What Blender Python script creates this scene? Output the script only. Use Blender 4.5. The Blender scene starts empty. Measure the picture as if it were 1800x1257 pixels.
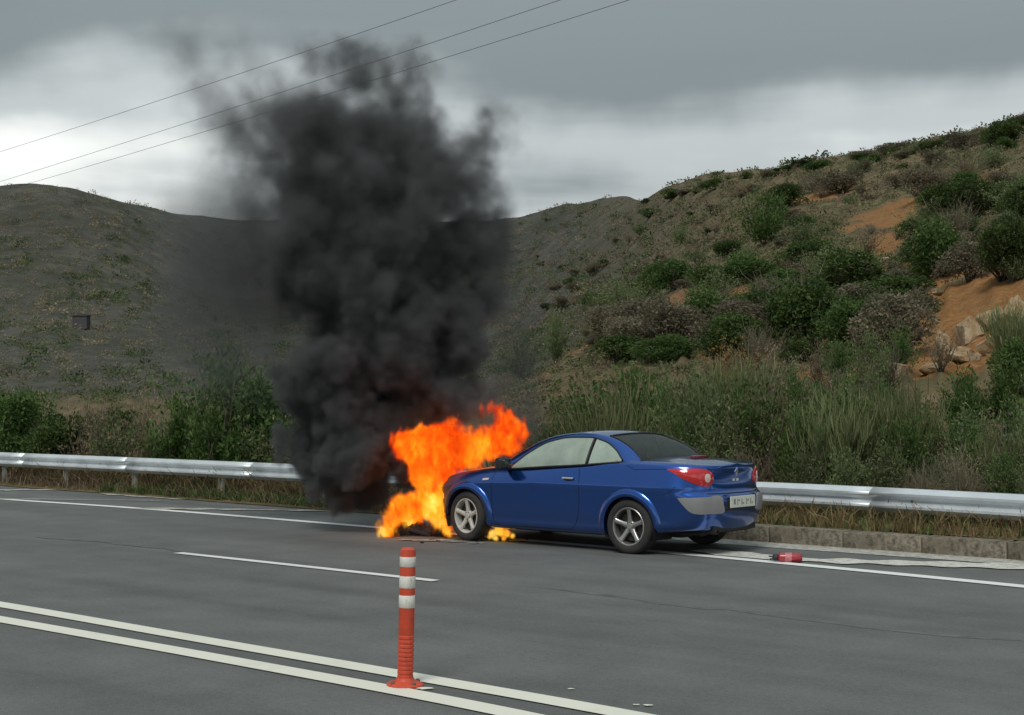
import bpy, bmesh, math, random
import numpy as np
from mathutils import Vector, Matrix
from mathutils.bvhtree import BVHTree
from mathutils.geometry import delaunay_2d_cdt

random.seed(7)
R = math.radians
scene = bpy.context.scene
COL = scene.collection

# ------------------------------------------------------------------ camera, sky, sun, exposure
F_PX, CAM_H, HORIZON = 2450.0, 1.657, 721.0          # calibrated on the car's wheelbase, track and plate
PITCH = math.atan((HORIZON - 628.5) / F_PX)
cam_d = bpy.data.cameras.new('camera')
cam_d.sensor_width = 36.0
cam_d.lens = 36.0 * F_PX / 1800.0
cam_d.clip_start = 0.1
cam_d.clip_end = 6000
cam = bpy.data.objects.new('camera', cam_d)
cam.location = (0, 0, CAM_H)
cam.rotation_euler = (R(90) + PITCH, 0, 0)
COL.objects.link(cam)
scene.camera = cam

SUN_EL, SUN_AZ = R(52), R(200)                        # azimuth clockwise from +Y: behind the camera, a bit left
world = bpy.data.worlds.new('World')
scene.world = world
world.use_nodes = True
wn, wl = world.node_tree.nodes, world.node_tree.links
wn.clear()


def wnode(t, **kw):
    n = wn.new(t)
    for k, v in kw.items():
        setattr(n, k, v)
    return n


def wmath(op, a, b=None, clamp=False):
    n = wn.new('ShaderNodeMath'); n.operation = op; n.use_clamp = clamp
    for i, v in enumerate((a, b)):
        if v is None: continue
        if isinstance(v, (int, float)): n.inputs[i].default_value = v
        else: wl.new(v, n.inputs[i])
    return n.outputs[0]


w_out = wnode('ShaderNodeOutputWorld')
w_sky = wnode('ShaderNodeTexSky', sky_type='NISHITA', sun_disc=False, sun_elevation=SUN_EL, sun_rotation=SUN_AZ)
w_bg1 = wnode('ShaderNodeBackground'); w_bg1.inputs['Strength'].default_value = 0.09
wl.new(w_sky.outputs[0], w_bg1.inputs['Color'])
w_tc = wnode('ShaderNodeTexCoord')
w_sep = wnode('ShaderNodeSeparateXYZ'); wl.new(w_tc.outputs['Generated'], w_sep.inputs[0])
zc_ = wmath('MAXIMUM', w_sep.outputs[2], 0.0)
den = wmath('ADD', zc_, 0.10)
cu = wmath('DIVIDE', w_sep.outputs[0], den)
cv = wmath('DIVIDE', w_sep.outputs[1], den)
w_comb = wnode('ShaderNodeCombineXYZ'); wl.new(cu, w_comb.inputs[0]); wl.new(cv, w_comb.inputs[1])
w_map = wnode('ShaderNodeMapping'); wl.new(w_comb.outputs[0], w_map.inputs[0])
w_map.inputs['Location'].default_value = (2.656, -12.721, 0.4)
w_map.inputs['Rotation'].default_value = (0, 0, 0.702)
w_map.inputs['Scale'].default_value = (0.34, 0.62, 1)
w_n1 = wnode('ShaderNodeTexNoise'); wl.new(w_map.outputs[0], w_n1.inputs['Vector'])
w_n1.inputs['Scale'].default_value = 0.9; w_n1.inputs['Detail'].default_value = 6; w_n1.inputs['Roughness'].default_value = 0.48
w_n1.inputs['Distortion'].default_value = 0.35
# cloud deck: dark bellies and brighter gaps; it thins to a bright band above the horizon, and brightens
# towards the zenith as an overcast sky does (1 + 2 sin elevation)
w_n2 = wnode('ShaderNodeTexNoise'); w_m2 = wnode('ShaderNodeMapping'); wl.new(w_tc.outputs['Generated'], w_m2.inputs[0]); w_m2.inputs['Location'].default_value = (5.827, 5.235, -12.836); wl.new(w_m2.outputs[0], w_n2.inputs['Vector'])
w_n2.inputs['Scale'].default_value = 3.1; w_n2.inputs['Detail'].default_value = 5; w_n2.inputs['Roughness'].default_value = 0.5
tilt = wmath('MULTIPLY', wmath('SUBTRACT', w_n2.outputs[0], 0.5), 0.30)
horiz = wmath('DIVIDE', wmath('SUBTRACT', wmath('ADD', 0.238, tilt), zc_), 0.16, clamp=True)
val = wmath('ADD', wmath('MULTIPLY', wmath('SUBTRACT', w_n1.outputs[0], 0.5), 1.15), wmath('ADD', 0.30, wmath('MULTIPLY', horiz, 0.52)))
w_ramp = wnode('ShaderNodeValToRGB'); wl.new(val, w_ramp.inputs[0])
cr = w_ramp.color_ramp; cr.interpolation = 'EASE'
cr.elements[0].position = 0.12; cr.elements[0].color = (0.125, 0.150, 0.156, 1)
cr.elements[1].position = 0.85; cr.elements[1].color = (0.80, 0.82, 0.785, 1)
e = cr.elements.new(0.40); e.color = (0.165, 0.190, 0.194, 1)
e = cr.elements.new(0.62); e.color = (0.40, 0.43, 0.43, 1)
cie = wmath('ADD', 0.66, wmath('MULTIPLY', zc_, 2.5))
w_bg2 = wnode('ShaderNodeBackground'); wl.new(w_ramp.outputs[0], w_bg2.inputs['Color']); wl.new(cie, w_bg2.inputs['Strength'])
w_mix = wnode('ShaderNodeMixShader'); w_mix.inputs[0].default_value = 0.93
wl.new(w_bg1.outputs[0], w_mix.inputs[1]); wl.new(w_bg2.outputs[0], w_mix.inputs[2])
wl.new(w_mix.outputs[0], w_out.inputs['Surface'])

world.cycles.sampling_method = 'MANUAL'
world.cycles.sample_map_resolution = 256

sun_d = bpy.data.lights.new('sun', 'SUN')
sun_d.energy = 1.5
sun_d.angle = R(22)
sun_d.color = (1.0, 0.965, 0.91)
sun = bpy.data.objects.new('sun', sun_d)
sun_dir = Vector((math.sin(SUN_AZ) * math.cos(SUN_EL), math.cos(SUN_AZ) * math.cos(SUN_EL), math.sin(SUN_EL)))
sun.rotation_euler = sun_dir.to_track_quat('Z', 'Y').to_euler()
sun.location = (0, -5, 30)
COL.objects.link(sun)

scene.view_settings.view_transform = 'Standard'
scene.view_settings.look = 'None'
scene.view_settings.exposure = 0.30
scene.view_settings.gamma = 1.0
scene.cycles.volume_bounces = 1
scene.cycles.max_bounces = 5
scene.cycles.diffuse_bounces = 2
scene.cycles.glossy_bounces = 3
scene.cycles.transparent_max_bounces = 16


# ------------------------------------------------------------------ helpers
def ray(px, py):
    x = (px - 900) / F_PX; u = (628.5 - py) / F_PX
    return np.array([x, math.cos(PITCH) - u * math.sin(PITCH), math.sin(PITCH) + u * math.cos(PITCH)])


def at(px, py, Y):
    """world point seen at a place of the photograph, at depth Y"""
    d = ray(px, py); t = Y / d[1]
    return Vector((d[0] * t, Y, CAM_H + d[2] * t))


def on_ground(px, py, z=0.0):
    d = ray(px, py); t = (z - CAM_H) / d[2]
    return Vector((d[0] * t, d[1] * t, z))


def link(o, parent=None):
    COL.objects.link(o)
    if parent is not None: o.parent = parent
    return o


def tag(o, label=None, cat=None, group=None, kind=None):
    if label: o['label'] = label
    if cat: o['category'] = cat
    if group: o['group'] = group
    if kind: o['kind'] = kind
    return o


def empty(name, loc=(0, 0, 0), rz=0.0):
    o = bpy.data.objects.new(name, None); o.location = loc; o.rotation_euler = (0, 0, rz); o.empty_display_size = 0.2
    return link(o)


def mesh_obj(name, verts, faces, mat, parent=None, smooth=True, sharp=None):
    me = bpy.data.meshes.new(name)
    me.from_pydata([tuple(v) for v in verts], [], [tuple(f) for f in faces])
    return finish(name, me, mat, parent, smooth, sharp)


def finish(name, me, mat, parent=None, smooth=True, sharp=None):
    if mat is not None: me.materials.append(mat)
    me.polygons.foreach_set('use_smooth', [smooth] * len(me.polygons))
    if smooth and sharp: me.set_sharp_from_angle(angle=R(sharp))
    me.update()
    return link(bpy.data.objects.new(name, me), parent)


def np_mesh(name, V, quads, mat, parent=None, smooth=False, colors=None):
    """fast mesh from numpy arrays; quads (n,4) or tris (n,3)"""
    me = bpy.data.meshes.new(name)
    V = np.asarray(V, np.float32); Q = np.asarray(quads, np.int32); k = Q.shape[1]
    me.vertices.add(len(V)); me.vertices.foreach_set('co', V.ravel())
    me.loops.add(Q.size); me.loops.foreach_set('vertex_index', Q.ravel())
    me.polygons.add(len(Q))
    me.polygons.foreach_set('loop_start', np.arange(0, Q.size, k, dtype=np.int32))
    me.polygons.foreach_set('use_smooth', np.full(len(Q), smooth))
    if colors is not None:
        a = me.attributes.new('tint', 'FLOAT', 'POINT'); a.data.foreach_set('value', np.asarray(colors, np.float32))
    me.update(calc_edges=True)
    if mat is not None: me.materials.append(mat)
    return link(bpy.data.objects.new(name, me), parent)


def bm_obj(name, bm, mat, parent=None, smooth=True, sharp=35):
    me = bpy.data.meshes.new(name); bm.normal_update(); bm.to_mesh(me); bm.free()
    return finish(name, me, mat, parent, smooth, sharp)


def bm_box(bm, c, s, rot=None, bevel=0.0, seg=2):
    r = bmesh.ops.create_cube(bm, size=1.0)
    vs = r['verts']
    bmesh.ops.scale(bm, verts=vs, vec=s)
    if bevel:
        es = list({e for v in vs for e in v.link_edges})
        rr = bmesh.ops.bevel(bm, geom=es, offset=bevel, segments=seg, profile=0.6, affect='EDGES')
        vs = list({v for f in rr['faces'] for v in f.verts} | {v for v in vs if v.is_valid})
    if rot is not None: bmesh.ops.rotate(bm, verts=vs, cent=(0, 0, 0), matrix=rot)
    bmesh.ops.translate(bm, verts=vs, vec=c)
    return vs


def bm_lathe(bm, prof, n=24, axis='Z', c=(0, 0, 0), cap=True):
    """prof: list of (radius, height)"""
    rings = []
    for r, hgt in prof:
        ring = []
        for i in range(n):
            t = 2 * math.pi * i / n
            p = (r * math.cos(t), r * math.sin(t), hgt)
            if axis == 'Y': p = (p[0], p[2], p[1])
            if axis == 'X': p = (p[2], p[0], p[1])
            ring.append(bm.verts.new((p[0] + c[0], p[1] + c[1], p[2] + c[2])))
        rings.append(ring)
    for a, b in zip(rings, rings[1:]):
        for i in range(n):
            bm.faces.new((a[i], a[(i + 1) % n], b[(i + 1) % n], b[i]))
    if cap:
        bm.faces.new(rings[0][::-1]); bm.faces.new(rings[-1])
    bmesh.ops.recalc_face_normals(bm, faces=bm.faces)
    return [v for r in rings for v in r]


def catmull(P, n):
    P = np.asarray(P, float); m = len(P)
    d = np.r_[0, np.cumsum(np.linalg.norm(np.diff(P, axis=0), axis=1))]
    t = np.linspace(0, d[-1], n)
    T = np.zeros_like(P)
    T[1:-1] = (P[2:] - P[:-2]) / (d[2:] - d[:-2])[:, None]
    T[0] = (P[1] - P[0]) / (d[1] - d[0]); T[-1] = (P[-1] - P[-2]) / (d[-1] - d[-2])
    i = np.clip(np.searchsorted(d, t, side='right') - 1, 0, m - 2)
    L = d[i + 1] - d[i]; u = ((t - d[i]) / L)[:, None]; L = L[:, None]
    return (2 * u**3 - 3 * u**2 + 1) * P[i] + (u**3 - 2 * u**2 + u) * L * T[i] + (-2 * u**3 + 3 * u**2) * P[i + 1] + (u**3 - u**2) * L * T[i + 1]


def pchip(xs, ys, x):
    """smooth shape-preserving interpolation"""
    xs = np.asarray(xs, float); ys = np.asarray(ys, float); x = np.clip(np.asarray(x, float), xs[0], xs[-1])
    hh = np.diff(xs); dl = np.diff(ys) / hh
    m = np.zeros_like(ys)
    same = dl[:-1] * dl[1:] > 0
    w1 = 2 * hh[1:] + hh[:-1]; w2 = hh[1:] + 2 * hh[:-1]
    with np.errstate(divide='ignore', invalid='ignore'):
        m[1:-1] = np.where(same, (w1 + w2) / (w1 / dl[:-1] + w2 / dl[1:]), 0)
    m[0] = dl[0]; m[-1] = dl[-1]
    i = np.clip(np.searchsorted(xs, x, side='right') - 1, 0, len(xs) - 2)
    u = (x - xs[i]) / hh[i]
    return (2 * u**3 - 3 * u**2 + 1) * ys[i] + (u**3 - 2 * u**2 + u) * hh[i] * m[i] + (-2 * u**3 + 3 * u**2) * ys[i + 1] + (u**3 - u**2) * hh[i] * m[i + 1]


def sstep(a, b, x):
    t = np.clip((x - a) / (b - a), 0, 1)
    return t * t * (3 - 2 * t)


def tube(path, rad, n=8):
    """verts, faces of a tube along path"""
    P = [Vector(p) for p in path]; V = []; Fc = []
    for i, p in enumerate(P):
        d = (P[min(i + 1, len(P) - 1)] - P[max(i - 1, 0)]).normalized()
        s = d.cross(Vector((0, 0, 1)));
        if s.length < 1e-4: s = Vector((1, 0, 0))
        s.normalize(); u = s.cross(d)
        r = rad[i] if isinstance(rad, (list, tuple, np.ndarray)) else rad
        for k in range(n):
            t = 2 * math.pi * k / n
            V.append(p + s * (r * math.cos(t)) + u * (r * math.sin(t)))
    for i in range(len(P) - 1):
        for k in range(n):
            Fc.append((i * n + k, i * n + (k + 1) % n, (i + 1) * n + (k + 1) % n, (i + 1) * n + k))
    Fc.append(tuple(range(n - 1, -1, -1))); Fc.append(tuple((len(P) - 1) * n + k for k in range(n)))
    return V, Fc


def lat_noise(shape, res, rng):
    """smooth value noise on a grid of any dimension, res lattice cells per axis"""
    L = rng.random([int(r) + 2 for r in res]).astype(np.float32)
    out = L
    for ax, (n, r) in enumerate(zip(shape, res)):
        x = np.linspace(0, r, n, endpoint=False); i = x.astype(int); f = (x - i).astype(np.float32); f = f * f * (3 - 2 * f)
        sh = [1] * out.ndim; sh[ax] = n; f = f.reshape(sh)
        out = np.take(out, i, axis=ax) * (1 - f) + np.take(out, i + 1, axis=ax) * f
    return out


# ------------------------------------------------------------------ materials
def mat_new(name):
    m = bpy.data.materials.new(name); m.use_nodes = True
    nt = m.node_tree; b = nt.nodes['Principled BSDF']
    return m, nt, b


def nd(nt, t, ins=None, **kw):
    n = nt.nodes.new(t)
    for k, v in kw.items(): setattr(n, k, v)
    for k, v in (ins or {}).items():
        if hasattr(v, 'node') or isinstance(v, bpy.types.NodeSocket): nt.links.new(v, n.inputs[k])
        else: n.inputs[k].default_value = v
    return n


def noise(nt, scale, detail=4, rough=0.55, vec=None, dist=0.0):
    n = nd(nt, 'ShaderNodeTexNoise', {'Scale': scale, 'Detail': detail, 'Roughness': rough, 'Distortion': dist})
    if vec is not None: nt.links.new(vec, n.inputs['Vector'])
    return n.outputs[0]


def ramp(nt, fac, stops):
    n = nt.nodes.new('ShaderNodeValToRGB'); nt.links.new(fac, n.inputs[0]); c = n.color_ramp
    for i, (p, col) in enumerate(stops):
        if isinstance(col, (int, float)): col = (col, col, col)
        e = c.elements[i] if i < 2 else c.elements.new(p)
        e.position = p; e.color = (*col, 1)
    return n.outputs[0]


def mixc(nt, fac, a, b, mode='MIX'):
    n = nt.nodes.new('ShaderNodeMix'); n.data_type = 'RGBA'; n.blend_type = mode
    for s, v in ((n.inputs[0], fac), (n.inputs[6], a), (n.inputs[7], b)):
        if isinstance(v, bpy.types.NodeSocket): nt.links.new(v, s)
        elif isinstance(v, (int, float)): s.default_value = v
        else: s.default_value = (*v, 1)
    return n.outputs[2]


def objco(nt):
    return nt.nodes.new('ShaderNodeTexCoord').outputs['Object']


def bump(nt, b, h, strength=0.3, dist=0.02):
    n = nd(nt, 'ShaderNodeBump', {'Height': h, 'Strength': strength, 'Distance': dist})
    nt.links.new(n.outputs[0], b.inputs['Normal'])


def simple(name, col, rough=0.6, metal=0.0, var=0.15, scale=8.0, coat=0.0, spec=0.5):
    m, nt, b = mat_new(name)
    n = noise(nt, scale, 5, 0.6, objco(nt))
    lo = tuple(c * (1 - var) for c in col); hi = tuple(min(1, c * (1 + var)) for c in col)
    nt.links.new(ramp(nt, n, [(0.3, lo), (0.7, hi)]), b.inputs['Base Color'])
    b.inputs['Roughness'].default_value = rough; b.inputs['Metallic'].default_value = metal
    b.inputs['Coat Weight'].default_value = coat; b.inputs['Specular IOR Level'].default_value = spec
    return m


def m_asphalt():
    m, nt, b = mat_new('asphalt'); co = objco(nt)
    st = nd(nt, 'ShaderNodeMapping', {'Vector': co, 'Scale': (0.10, 1.0, 1.0)}).outputs[0]
    fine = noise(nt, 95, 3, 0.7, co); grit = noise(nt, 28, 4, 0.75, co)
    mid = noise(nt, 1.4, 5, 0.6, co)
    lanes = noise(nt, 1.1, 4, 0.55, st)
    c1 = ramp(nt, mid, [(0.30, (0.112, 0.117, 0.113)), (0.70, (0.150, 0.155, 0.149))])
    c2 = mixc(nt, 0.75, c1, ramp(nt, lanes, [(0.30, 0.36), (0.5, 0.5), (0.70, 0.60)]), 'OVERLAY')
    c3 = mixc(nt, 0.55, c2, ramp(nt, fine, [(0.35, 0.30), (0.65, 0.68)]), 'OVERLAY')
    c3 = mixc(nt, 0.6, c3, ramp(nt, grit, [(0.34, 0.36), (0.5, 0.5), (0.68, 0.63)]), 'OVERLAY')
    nt.links.new(c3, b.inputs['Base Color']); b.inputs['Roughness'].default_value = 0.82; b.inputs['Specular IOR Level'].default_value = 0.35
    bump(nt, b, fine, 0.5, 0.006)
    return m


def m_paint_line(name, col, thr=0.30):
    m, nt, b = mat_new(name); co = objco(nt)
    wear = noise(nt, 9, 8, 0.72, co); big = noise(nt, 1.6, 3, 0.5, co)
    f = nd(nt, 'ShaderNodeMath', {0: wear, 1: big}, operation='ADD').outputs[0]
    c = ramp(nt, f, [(thr * 2 - .02, (0.16, 0.16, 0.155)), (thr * 2 + .10, tuple(x * 0.9 for x in col)), (1.2, col)])
    nt.links.new(c, b.inputs['Base Color']); b.inputs['Roughness'].default_value = 0.6
    return m


def m_concrete(name, lo, hi, stain=(0.09, 0.08, 0.06)):
    m, nt, b = mat_new(name); co = objco(nt)
    a = noise(nt, 3.0, 6, 0.6, co); s = noise(nt, 11, 6, 0.7, co); g = noise(nt, 60, 2, 0.6, co)
    c = ramp(nt, a, [(0.3, lo), (0.7, hi)])
    c = mixc(nt, ramp(nt, s, [(0.45, 0.0), (0.62, 0.85)]), c, stain)
    c = mixc(nt, 0.35, c, ramp(nt, g, [(0.3, 0.3), (0.7, 0.7)]), 'OVERLAY')
    nt.links.new(c, b.inputs['Base Color']); b.inputs['Roughness'].default_value = 0.9
    bump(nt, b, s, 0.5, 0.02)
    return m


def m_leaf(name, dark, light, hue=0.0, tr=0.38):
    """leaf: colour varies leaf by leaf (tint) and plant by plant"""
    m, nt, b = mat_new(name)
    t = nd(nt, 'ShaderNodeAttribute', attribute_name='tint').outputs['Fac']
    oi = nt.nodes.new('ShaderNodeObjectInfo').outputs['Random']
    c = ramp(nt, t, [(0.0, dark), (1.0, light)])
    v = nd(nt, 'ShaderNodeHueSaturation', {'Color': c})
    nt.links.new(nd(nt, 'ShaderNodeMapRange', {0: oi, 3: 0.78, 4: 1.25}).outputs[0], v.inputs['Value'])
    nt.links.new(nd(nt, 'ShaderNodeMapRange', {0: oi, 3: 0.487, 4: 0.508}).outputs[0], v.inputs['Hue'])
    nt.links.new(v.outputs[0], b.inputs['Base Color']); b.inputs['Roughness'].default_value = 0.65
    b.inputs['Specular IOR Level'].default_value = 0.25
    tn = nd(nt, 'ShaderNodeBsdfTranslucent', {'Color': v.outputs[0]})
    mx = nd(nt, 'ShaderNodeMixShader', {0: tr, 1: b.outputs[0], 2: tn.outputs[0]})
    nt.links.new(mx.outputs[0], nt.nodes['Material Output'].inputs['Surface'])
    return m


def m_terrain():
    m, nt, b = mat_new('hillside_soil'); co = objco(nt)
    soil = nd(nt, 'ShaderNodeAttribute', attribute_name='soil').outputs['Fac']
    far = nd(nt, 'ShaderNodeAttribute', attribute_name='far').outputs['Fac']
    n1 = noise(nt, 0.16, 8, 0.62, co); n2 = noise(nt, 0.9, 8, 0.7, co); n3 = noise(nt, 5.0, 6, 0.7, co)
    scrub = ramp(nt, n2, [(0.33, (0.075, 0.078, 0.034)), (0.48, (0.150, 0.126, 0.064)), (0.58, (0.210, 0.152, 0.080)), (0.70, (0.290, 0.225, 0.140))])
    scrub = mixc(nt, ramp(nt, n1, [(0.42, 0.0), (0.62, 0.6)]), scrub, (0.125, 0.092, 0.056))
    earth = ramp(nt, n3, [(0.28, (0.17, 0.075, 0.028)), (0.48, (0.30, 0.145, 0.050)), (0.60, (0.37, 0.20, 0.085)), (0.72, (0.50, 0.38, 0.24))])
    earth = mixc(nt, ramp(nt, n2, [(0.40, 0.0), (0.62, 0.55)]), earth, (0.22, 0.115, 0.052))
    # ragged edge of bare earth
    f = nd(nt, 'ShaderNodeMath', {0: soil, 1: nd(nt, 'ShaderNodeMath', {0: n2, 1: 0.5}, operation='SUBTRACT').outputs[0]}, operation='ADD').outputs[0]
    c = mixc(nt, ramp(nt, f, [(0.36, 0.0), (0.52, 1.0)]), scrub, earth)
    fc = ramp(nt, noise(nt, 0.22, 9, 0.7, co), [(0.33, (0.054, 0.056, 0.046)), (0.50, (0.090, 0.087, 0.074)), (0.68, (0.140, 0.128, 0.106))])
    fc = mixc(nt, ramp(nt, noise(nt, 0.045, 6, 0.65, co, 0.8), [(0.38, 0.0), (0.60, 0.8)]), fc, (0.052, 0.056, 0.042))
    fc = mixc(nt, ramp(nt, noise(nt, 0.11, 7, 0.7, co, 0.4), [(0.60, 0.0), (0.72, 0.6)]), fc, (0.14, 0.128, 0.108))
    c = mixc(nt, far, c, fc)
    nt.links.new(c, b.inputs['Base Color']); b.inputs['Roughness'].default_value = 0.95; b.inputs['Specular IOR Level'].default_value = 0.1
    bump(nt, b, n3, 0.8, 0.15)
    return m


def m_rock():
    m, nt, b = mat_new('limestone'); co = objco(nt)
    a = noise(nt, 2.2, 8, 0.65, co, 0.6); c2 = noise(nt, 9, 6, 0.7, co)
    c = ramp(nt, a, [(0.3, (0.24, 0.13, 0.055)), (0.48, (0.38, 0.27, 0.15)), (0.66, (0.50, 0.41, 0.28))])
    c = mixc(nt, 0.4, c, ramp(nt, c2, [(0.3, 0.25), (0.7, 0.75)]), 'OVERLAY')
    nt.links.new(c, b.inputs['Base Color']); b.inputs['Roughness'].default_value = 0.9
    bump(nt, b, c2, 0.8, 0.06)
    return m


def m_carpaint():
    m, nt, b = mat_new('blue_car_paint'); co = objco(nt)
    fl = noise(nt, 900, 1, 0.5, co); dirt = noise(nt, 5, 6, 0.65, co)
    c = ramp(nt, fl, [(0.3, (0.010, 0.078, 0.36)), (0.7, (0.018, 0.115, 0.48))])
    sx = nd(nt, 'ShaderNodeSeparateXYZ', {0: co}).outputs[2]
    low = nd(nt, 'ShaderNodeMapRange', {0: sx, 1: 0.55, 2: 0.20, 3: 0.0, 4: 0.40}).outputs[0]   # road dust thickest on the sills
    dm = nd(nt, 'ShaderNodeMath', {0: low, 1: ramp(nt, dirt, [(0.3, 0.25), (0.7, 1.0)])}, operation='MULTIPLY').outputs[0]
    c = mixc(nt, dm, c, (0.12, 0.115, 0.11))
    xx = nd(nt, 'ShaderNodeSeparateXYZ', {0: co}).outputs[0]                                        # paint blistered and sooted towards the burnt nose
    bn = nd(nt, 'ShaderNodeMath', {0: nd(nt, 'ShaderNodeMapRange', {0: xx, 1: 2.35, 2: 3.0, 3: -.25, 4: .75}).outputs[0], 1: noise(nt, 7, 6, .7, co)}, operation='ADD').outputs[0]
    burn = ramp(nt, bn, [(.55, 0.0), (.95, .85)])
    c = mixc(nt, burn, c, (0.10, 0.075, 0.075))
    nt.links.new(nd(nt, 'ShaderNodeMapRange', {0: burn, 3: .25, 4: .75}).outputs[0], b.inputs['Roughness'])
    nt.links.new(nd(nt, 'ShaderNodeMapRange', {0: burn, 3: 1.0, 4: .1}).outputs[0], b.inputs['Coat Weight'])
    nt.links.new(c, b.inputs['Base Color'])
    b.inputs['Metallic'].default_value = 0.93
    b.inputs['Coat Roughness'].default_value = 0.07; b.inputs['Coat IOR'].default_value = 1.6
    return m


def m_glass(name, tint, milky, rough=0.05, milk_col=(0.50, 0.60, 0.50), refl=0.7):
    m, nt, b = mat_new(name)
    b.inputs['Base Color'].default_value = (*milk_col, 1); b.inputs['Roughness'].default_value = 0.5
    tr = nd(nt, 'ShaderNodeBsdfTransparent', {'Color': (*tint, 1)})
    gl = nd(nt, 'ShaderNodeBsdfGlossy', {'Roughness': rough, 'Color': (0.95, 0.97, 0.96, 1)})
    co = objco(nt)
    n = noise(nt, 3.5, 4, 0.55, co)
    mk = nd(nt, 'ShaderNodeMapRange', {0: n, 1: 0.3, 2: 0.7, 3: milky * 0.75, 4: min(1.0, milky * 1.2)}).outputs[0]
    a = nd(nt, 'ShaderNodeMixShader', {0: mk, 1: tr.outputs[0], 2: b.outputs[0]})
    fc_ = nd(nt, 'ShaderNodeLayerWeight', {'Blend': 0.5}).outputs['Facing']
    fr = nd(nt, 'ShaderNodeMapRange', {0: nd(nt, 'ShaderNodeMath', {0: fc_, 1: 4.0}, operation='POWER').outputs[0], 3: 0.04, 4: refl})
    z = nd(nt, 'ShaderNodeMixShader', {0: fr.outputs[0], 1: a.outputs[0], 2: gl.outputs[0]})
    nt.links.new(z.outputs[0], nt.nodes['Material Output'].inputs['Surface'])
    return m


def m_lens(name, col, rough=0.12, tex=60.0):
    m, nt, b = mat_new(name); co = objco(nt)
    w = nd(nt, 'ShaderNodeTexWave', {'Vector': co, 'Scale': tex, 'Distortion': 0.5}).outputs['Fac']
    c = ramp(nt, w, [(0.0, tuple(x * 0.75 for x in col)), (1.0, col)])
    nt.links.new(c, b.inputs['Base Color']); b.inputs['Roughness'].default_value = rough
    b.inputs['Coat Weight'].default_value = 1.0; b.inputs['Coat Roughness'].default_value = 0.04
    return m


M = {}
M['asphalt'] = m_asphalt()
M['white_line'] = m_paint_line('white_road_paint', (0.80, 0.80, 0.78), 0.29)
M['cream_line'] = m_paint_line('cream_road_paint', (0.78, 0.77, 0.66), 0.28)
M['tar'] = simple('tar_seam', (0.112, 0.114, 0.112), 0.7, var=0.35, scale=5)
M['gutter'] = m_concrete('gutter_concrete', (0.36, 0.35, 0.31), (0.55, 0.54, 0.48), (0.20, 0.19, 0.16))
M['kerb'] = m_concrete('kerb_concrete', (0.15, 0.125, 0.09), (0.28, 0.25, 0.19), (0.07, 0.056, 0.038))
M['ground'] = simple('dry_ground', (0.14, 0.12, 0.085), 0.95, var=0.4, scale=0.3, spec=0.1)
M['soil'] = m_terrain()
M['rock'] = m_rock()
M['zinc'] = simple('galvanised_steel', (0.70, 0.74, 0.76), 0.40, 0.5, 0.14, 2.2)
M['post'] = simple('weathered_post_steel', (0.42, 0.42, 0.38), 0.6, 0.3, 0.25, 9.0)
M['bolt'] = simple('rusty_bolt', (0.16, 0.13, 0.11), 0.7, 0.4, 0.3, 30)
M['leaf_mastic'] = m_leaf('mastic_leaf', (0.028, 0.056, 0.015), (0.110, 0.168, 0.045))
M['leaf_bright'] = m_leaf('bright_leaf', (0.0350, 0.0725, 0.0175), (0.1313, 0.2063, 0.0575))
M['leaf_broom'] = m_leaf('broom_stem', (0.0910, 0.1170, 0.0468), (0.2665, 0.2925, 0.1365))
M['leaf_olive'] = m_leaf('olive_leaf', (0.074, 0.104, 0.042), (0.215, 0.262, 0.118))
M['leaf_dry'] = m_leaf('dry_leaf', (0.1365, 0.1040, 0.0650), (0.3380, 0.2665, 0.1690))
M['leaf_rust'] = m_leaf('rust_leaf', (0.1560, 0.0900, 0.0336), (0.4080, 0.2520, 0.0900))
M['leaf_grey'] = m_leaf('grey_scrub_leaf', (0.1105, 0.0988, 0.0624), (0.2730, 0.2340, 0.1625))
M['grass_dry'] = m_leaf('dry_grass', (0.1430, 0.1105, 0.0468), (0.3640, 0.2860, 0.1365))
M['twig'] = simple('twig_bark', (0.10, 0.085, 0.065), 0.9, var=0.35, scale=12)
M['trunk'] = simple('trunk_bark', (0.085, 0.068, 0.050), 0.95, var=0.4, scale=14)
M['paint'] = m_carpaint()
M['black'] = simple('black_plastic', (0.016, 0.016, 0.017), 0.55, var=0.3, scale=20)
M['gap'] = simple('panel_gap', (0.004, 0.005, 0.010), 0.8, var=0.1)
M['liner'] = simple('wheel_well_liner', (0.010, 0.010, 0.010), 0.95, var=0.3)
M['rubber'] = simple('tyre_rubber', (0.030, 0.029, 0.028), 0.85, var=0.35, scale=6)
M['alloy'] = simple('alloy_rim', (0.46, 0.45, 0.43), 0.36, 0.85, 0.12, 6)
M['alloy_ash'] = simple('ash_covered_alloy_rim', (0.55, 0.54, 0.50), 0.6, 0.3, 0.2, 6)
M['disc'] = simple('brake_disc', (0.035, 0.033, 0.031), 0.6, 0.4, 0.3, 20)
M['strip_grey'] = simple('grey_bumper_strip', (0.235, 0.235, 0.235), 0.6, var=0.12, scale=4)
M['chrome'] = simple('chrome', (0.78, 0.79, 0.80), 0.18, 0.9, 0.05)
M['red_lens'] = m_lens('red_lens', (0.62, 0.022, 0.028))
M['clear_lens'] = m_lens('clear_lens', (0.74, 0.56, 0.53), 0.15)
M['dark_red'] = m_lens('dark_red_lens', (0.20, 0.02, 0.02))
M['plate'] = simple('number_plate', (0.66, 0.67, 0.60), 0.4, var=0.05, scale=30)
M['plate_ink'] = simple('plate_ink', (0.22, 0.23, 0.20), 0.5, var=0.1)
M['side_glass'] = m_glass('smoke_fogged_glass', (0.80, 0.86, 0.82), 0.62)
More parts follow.
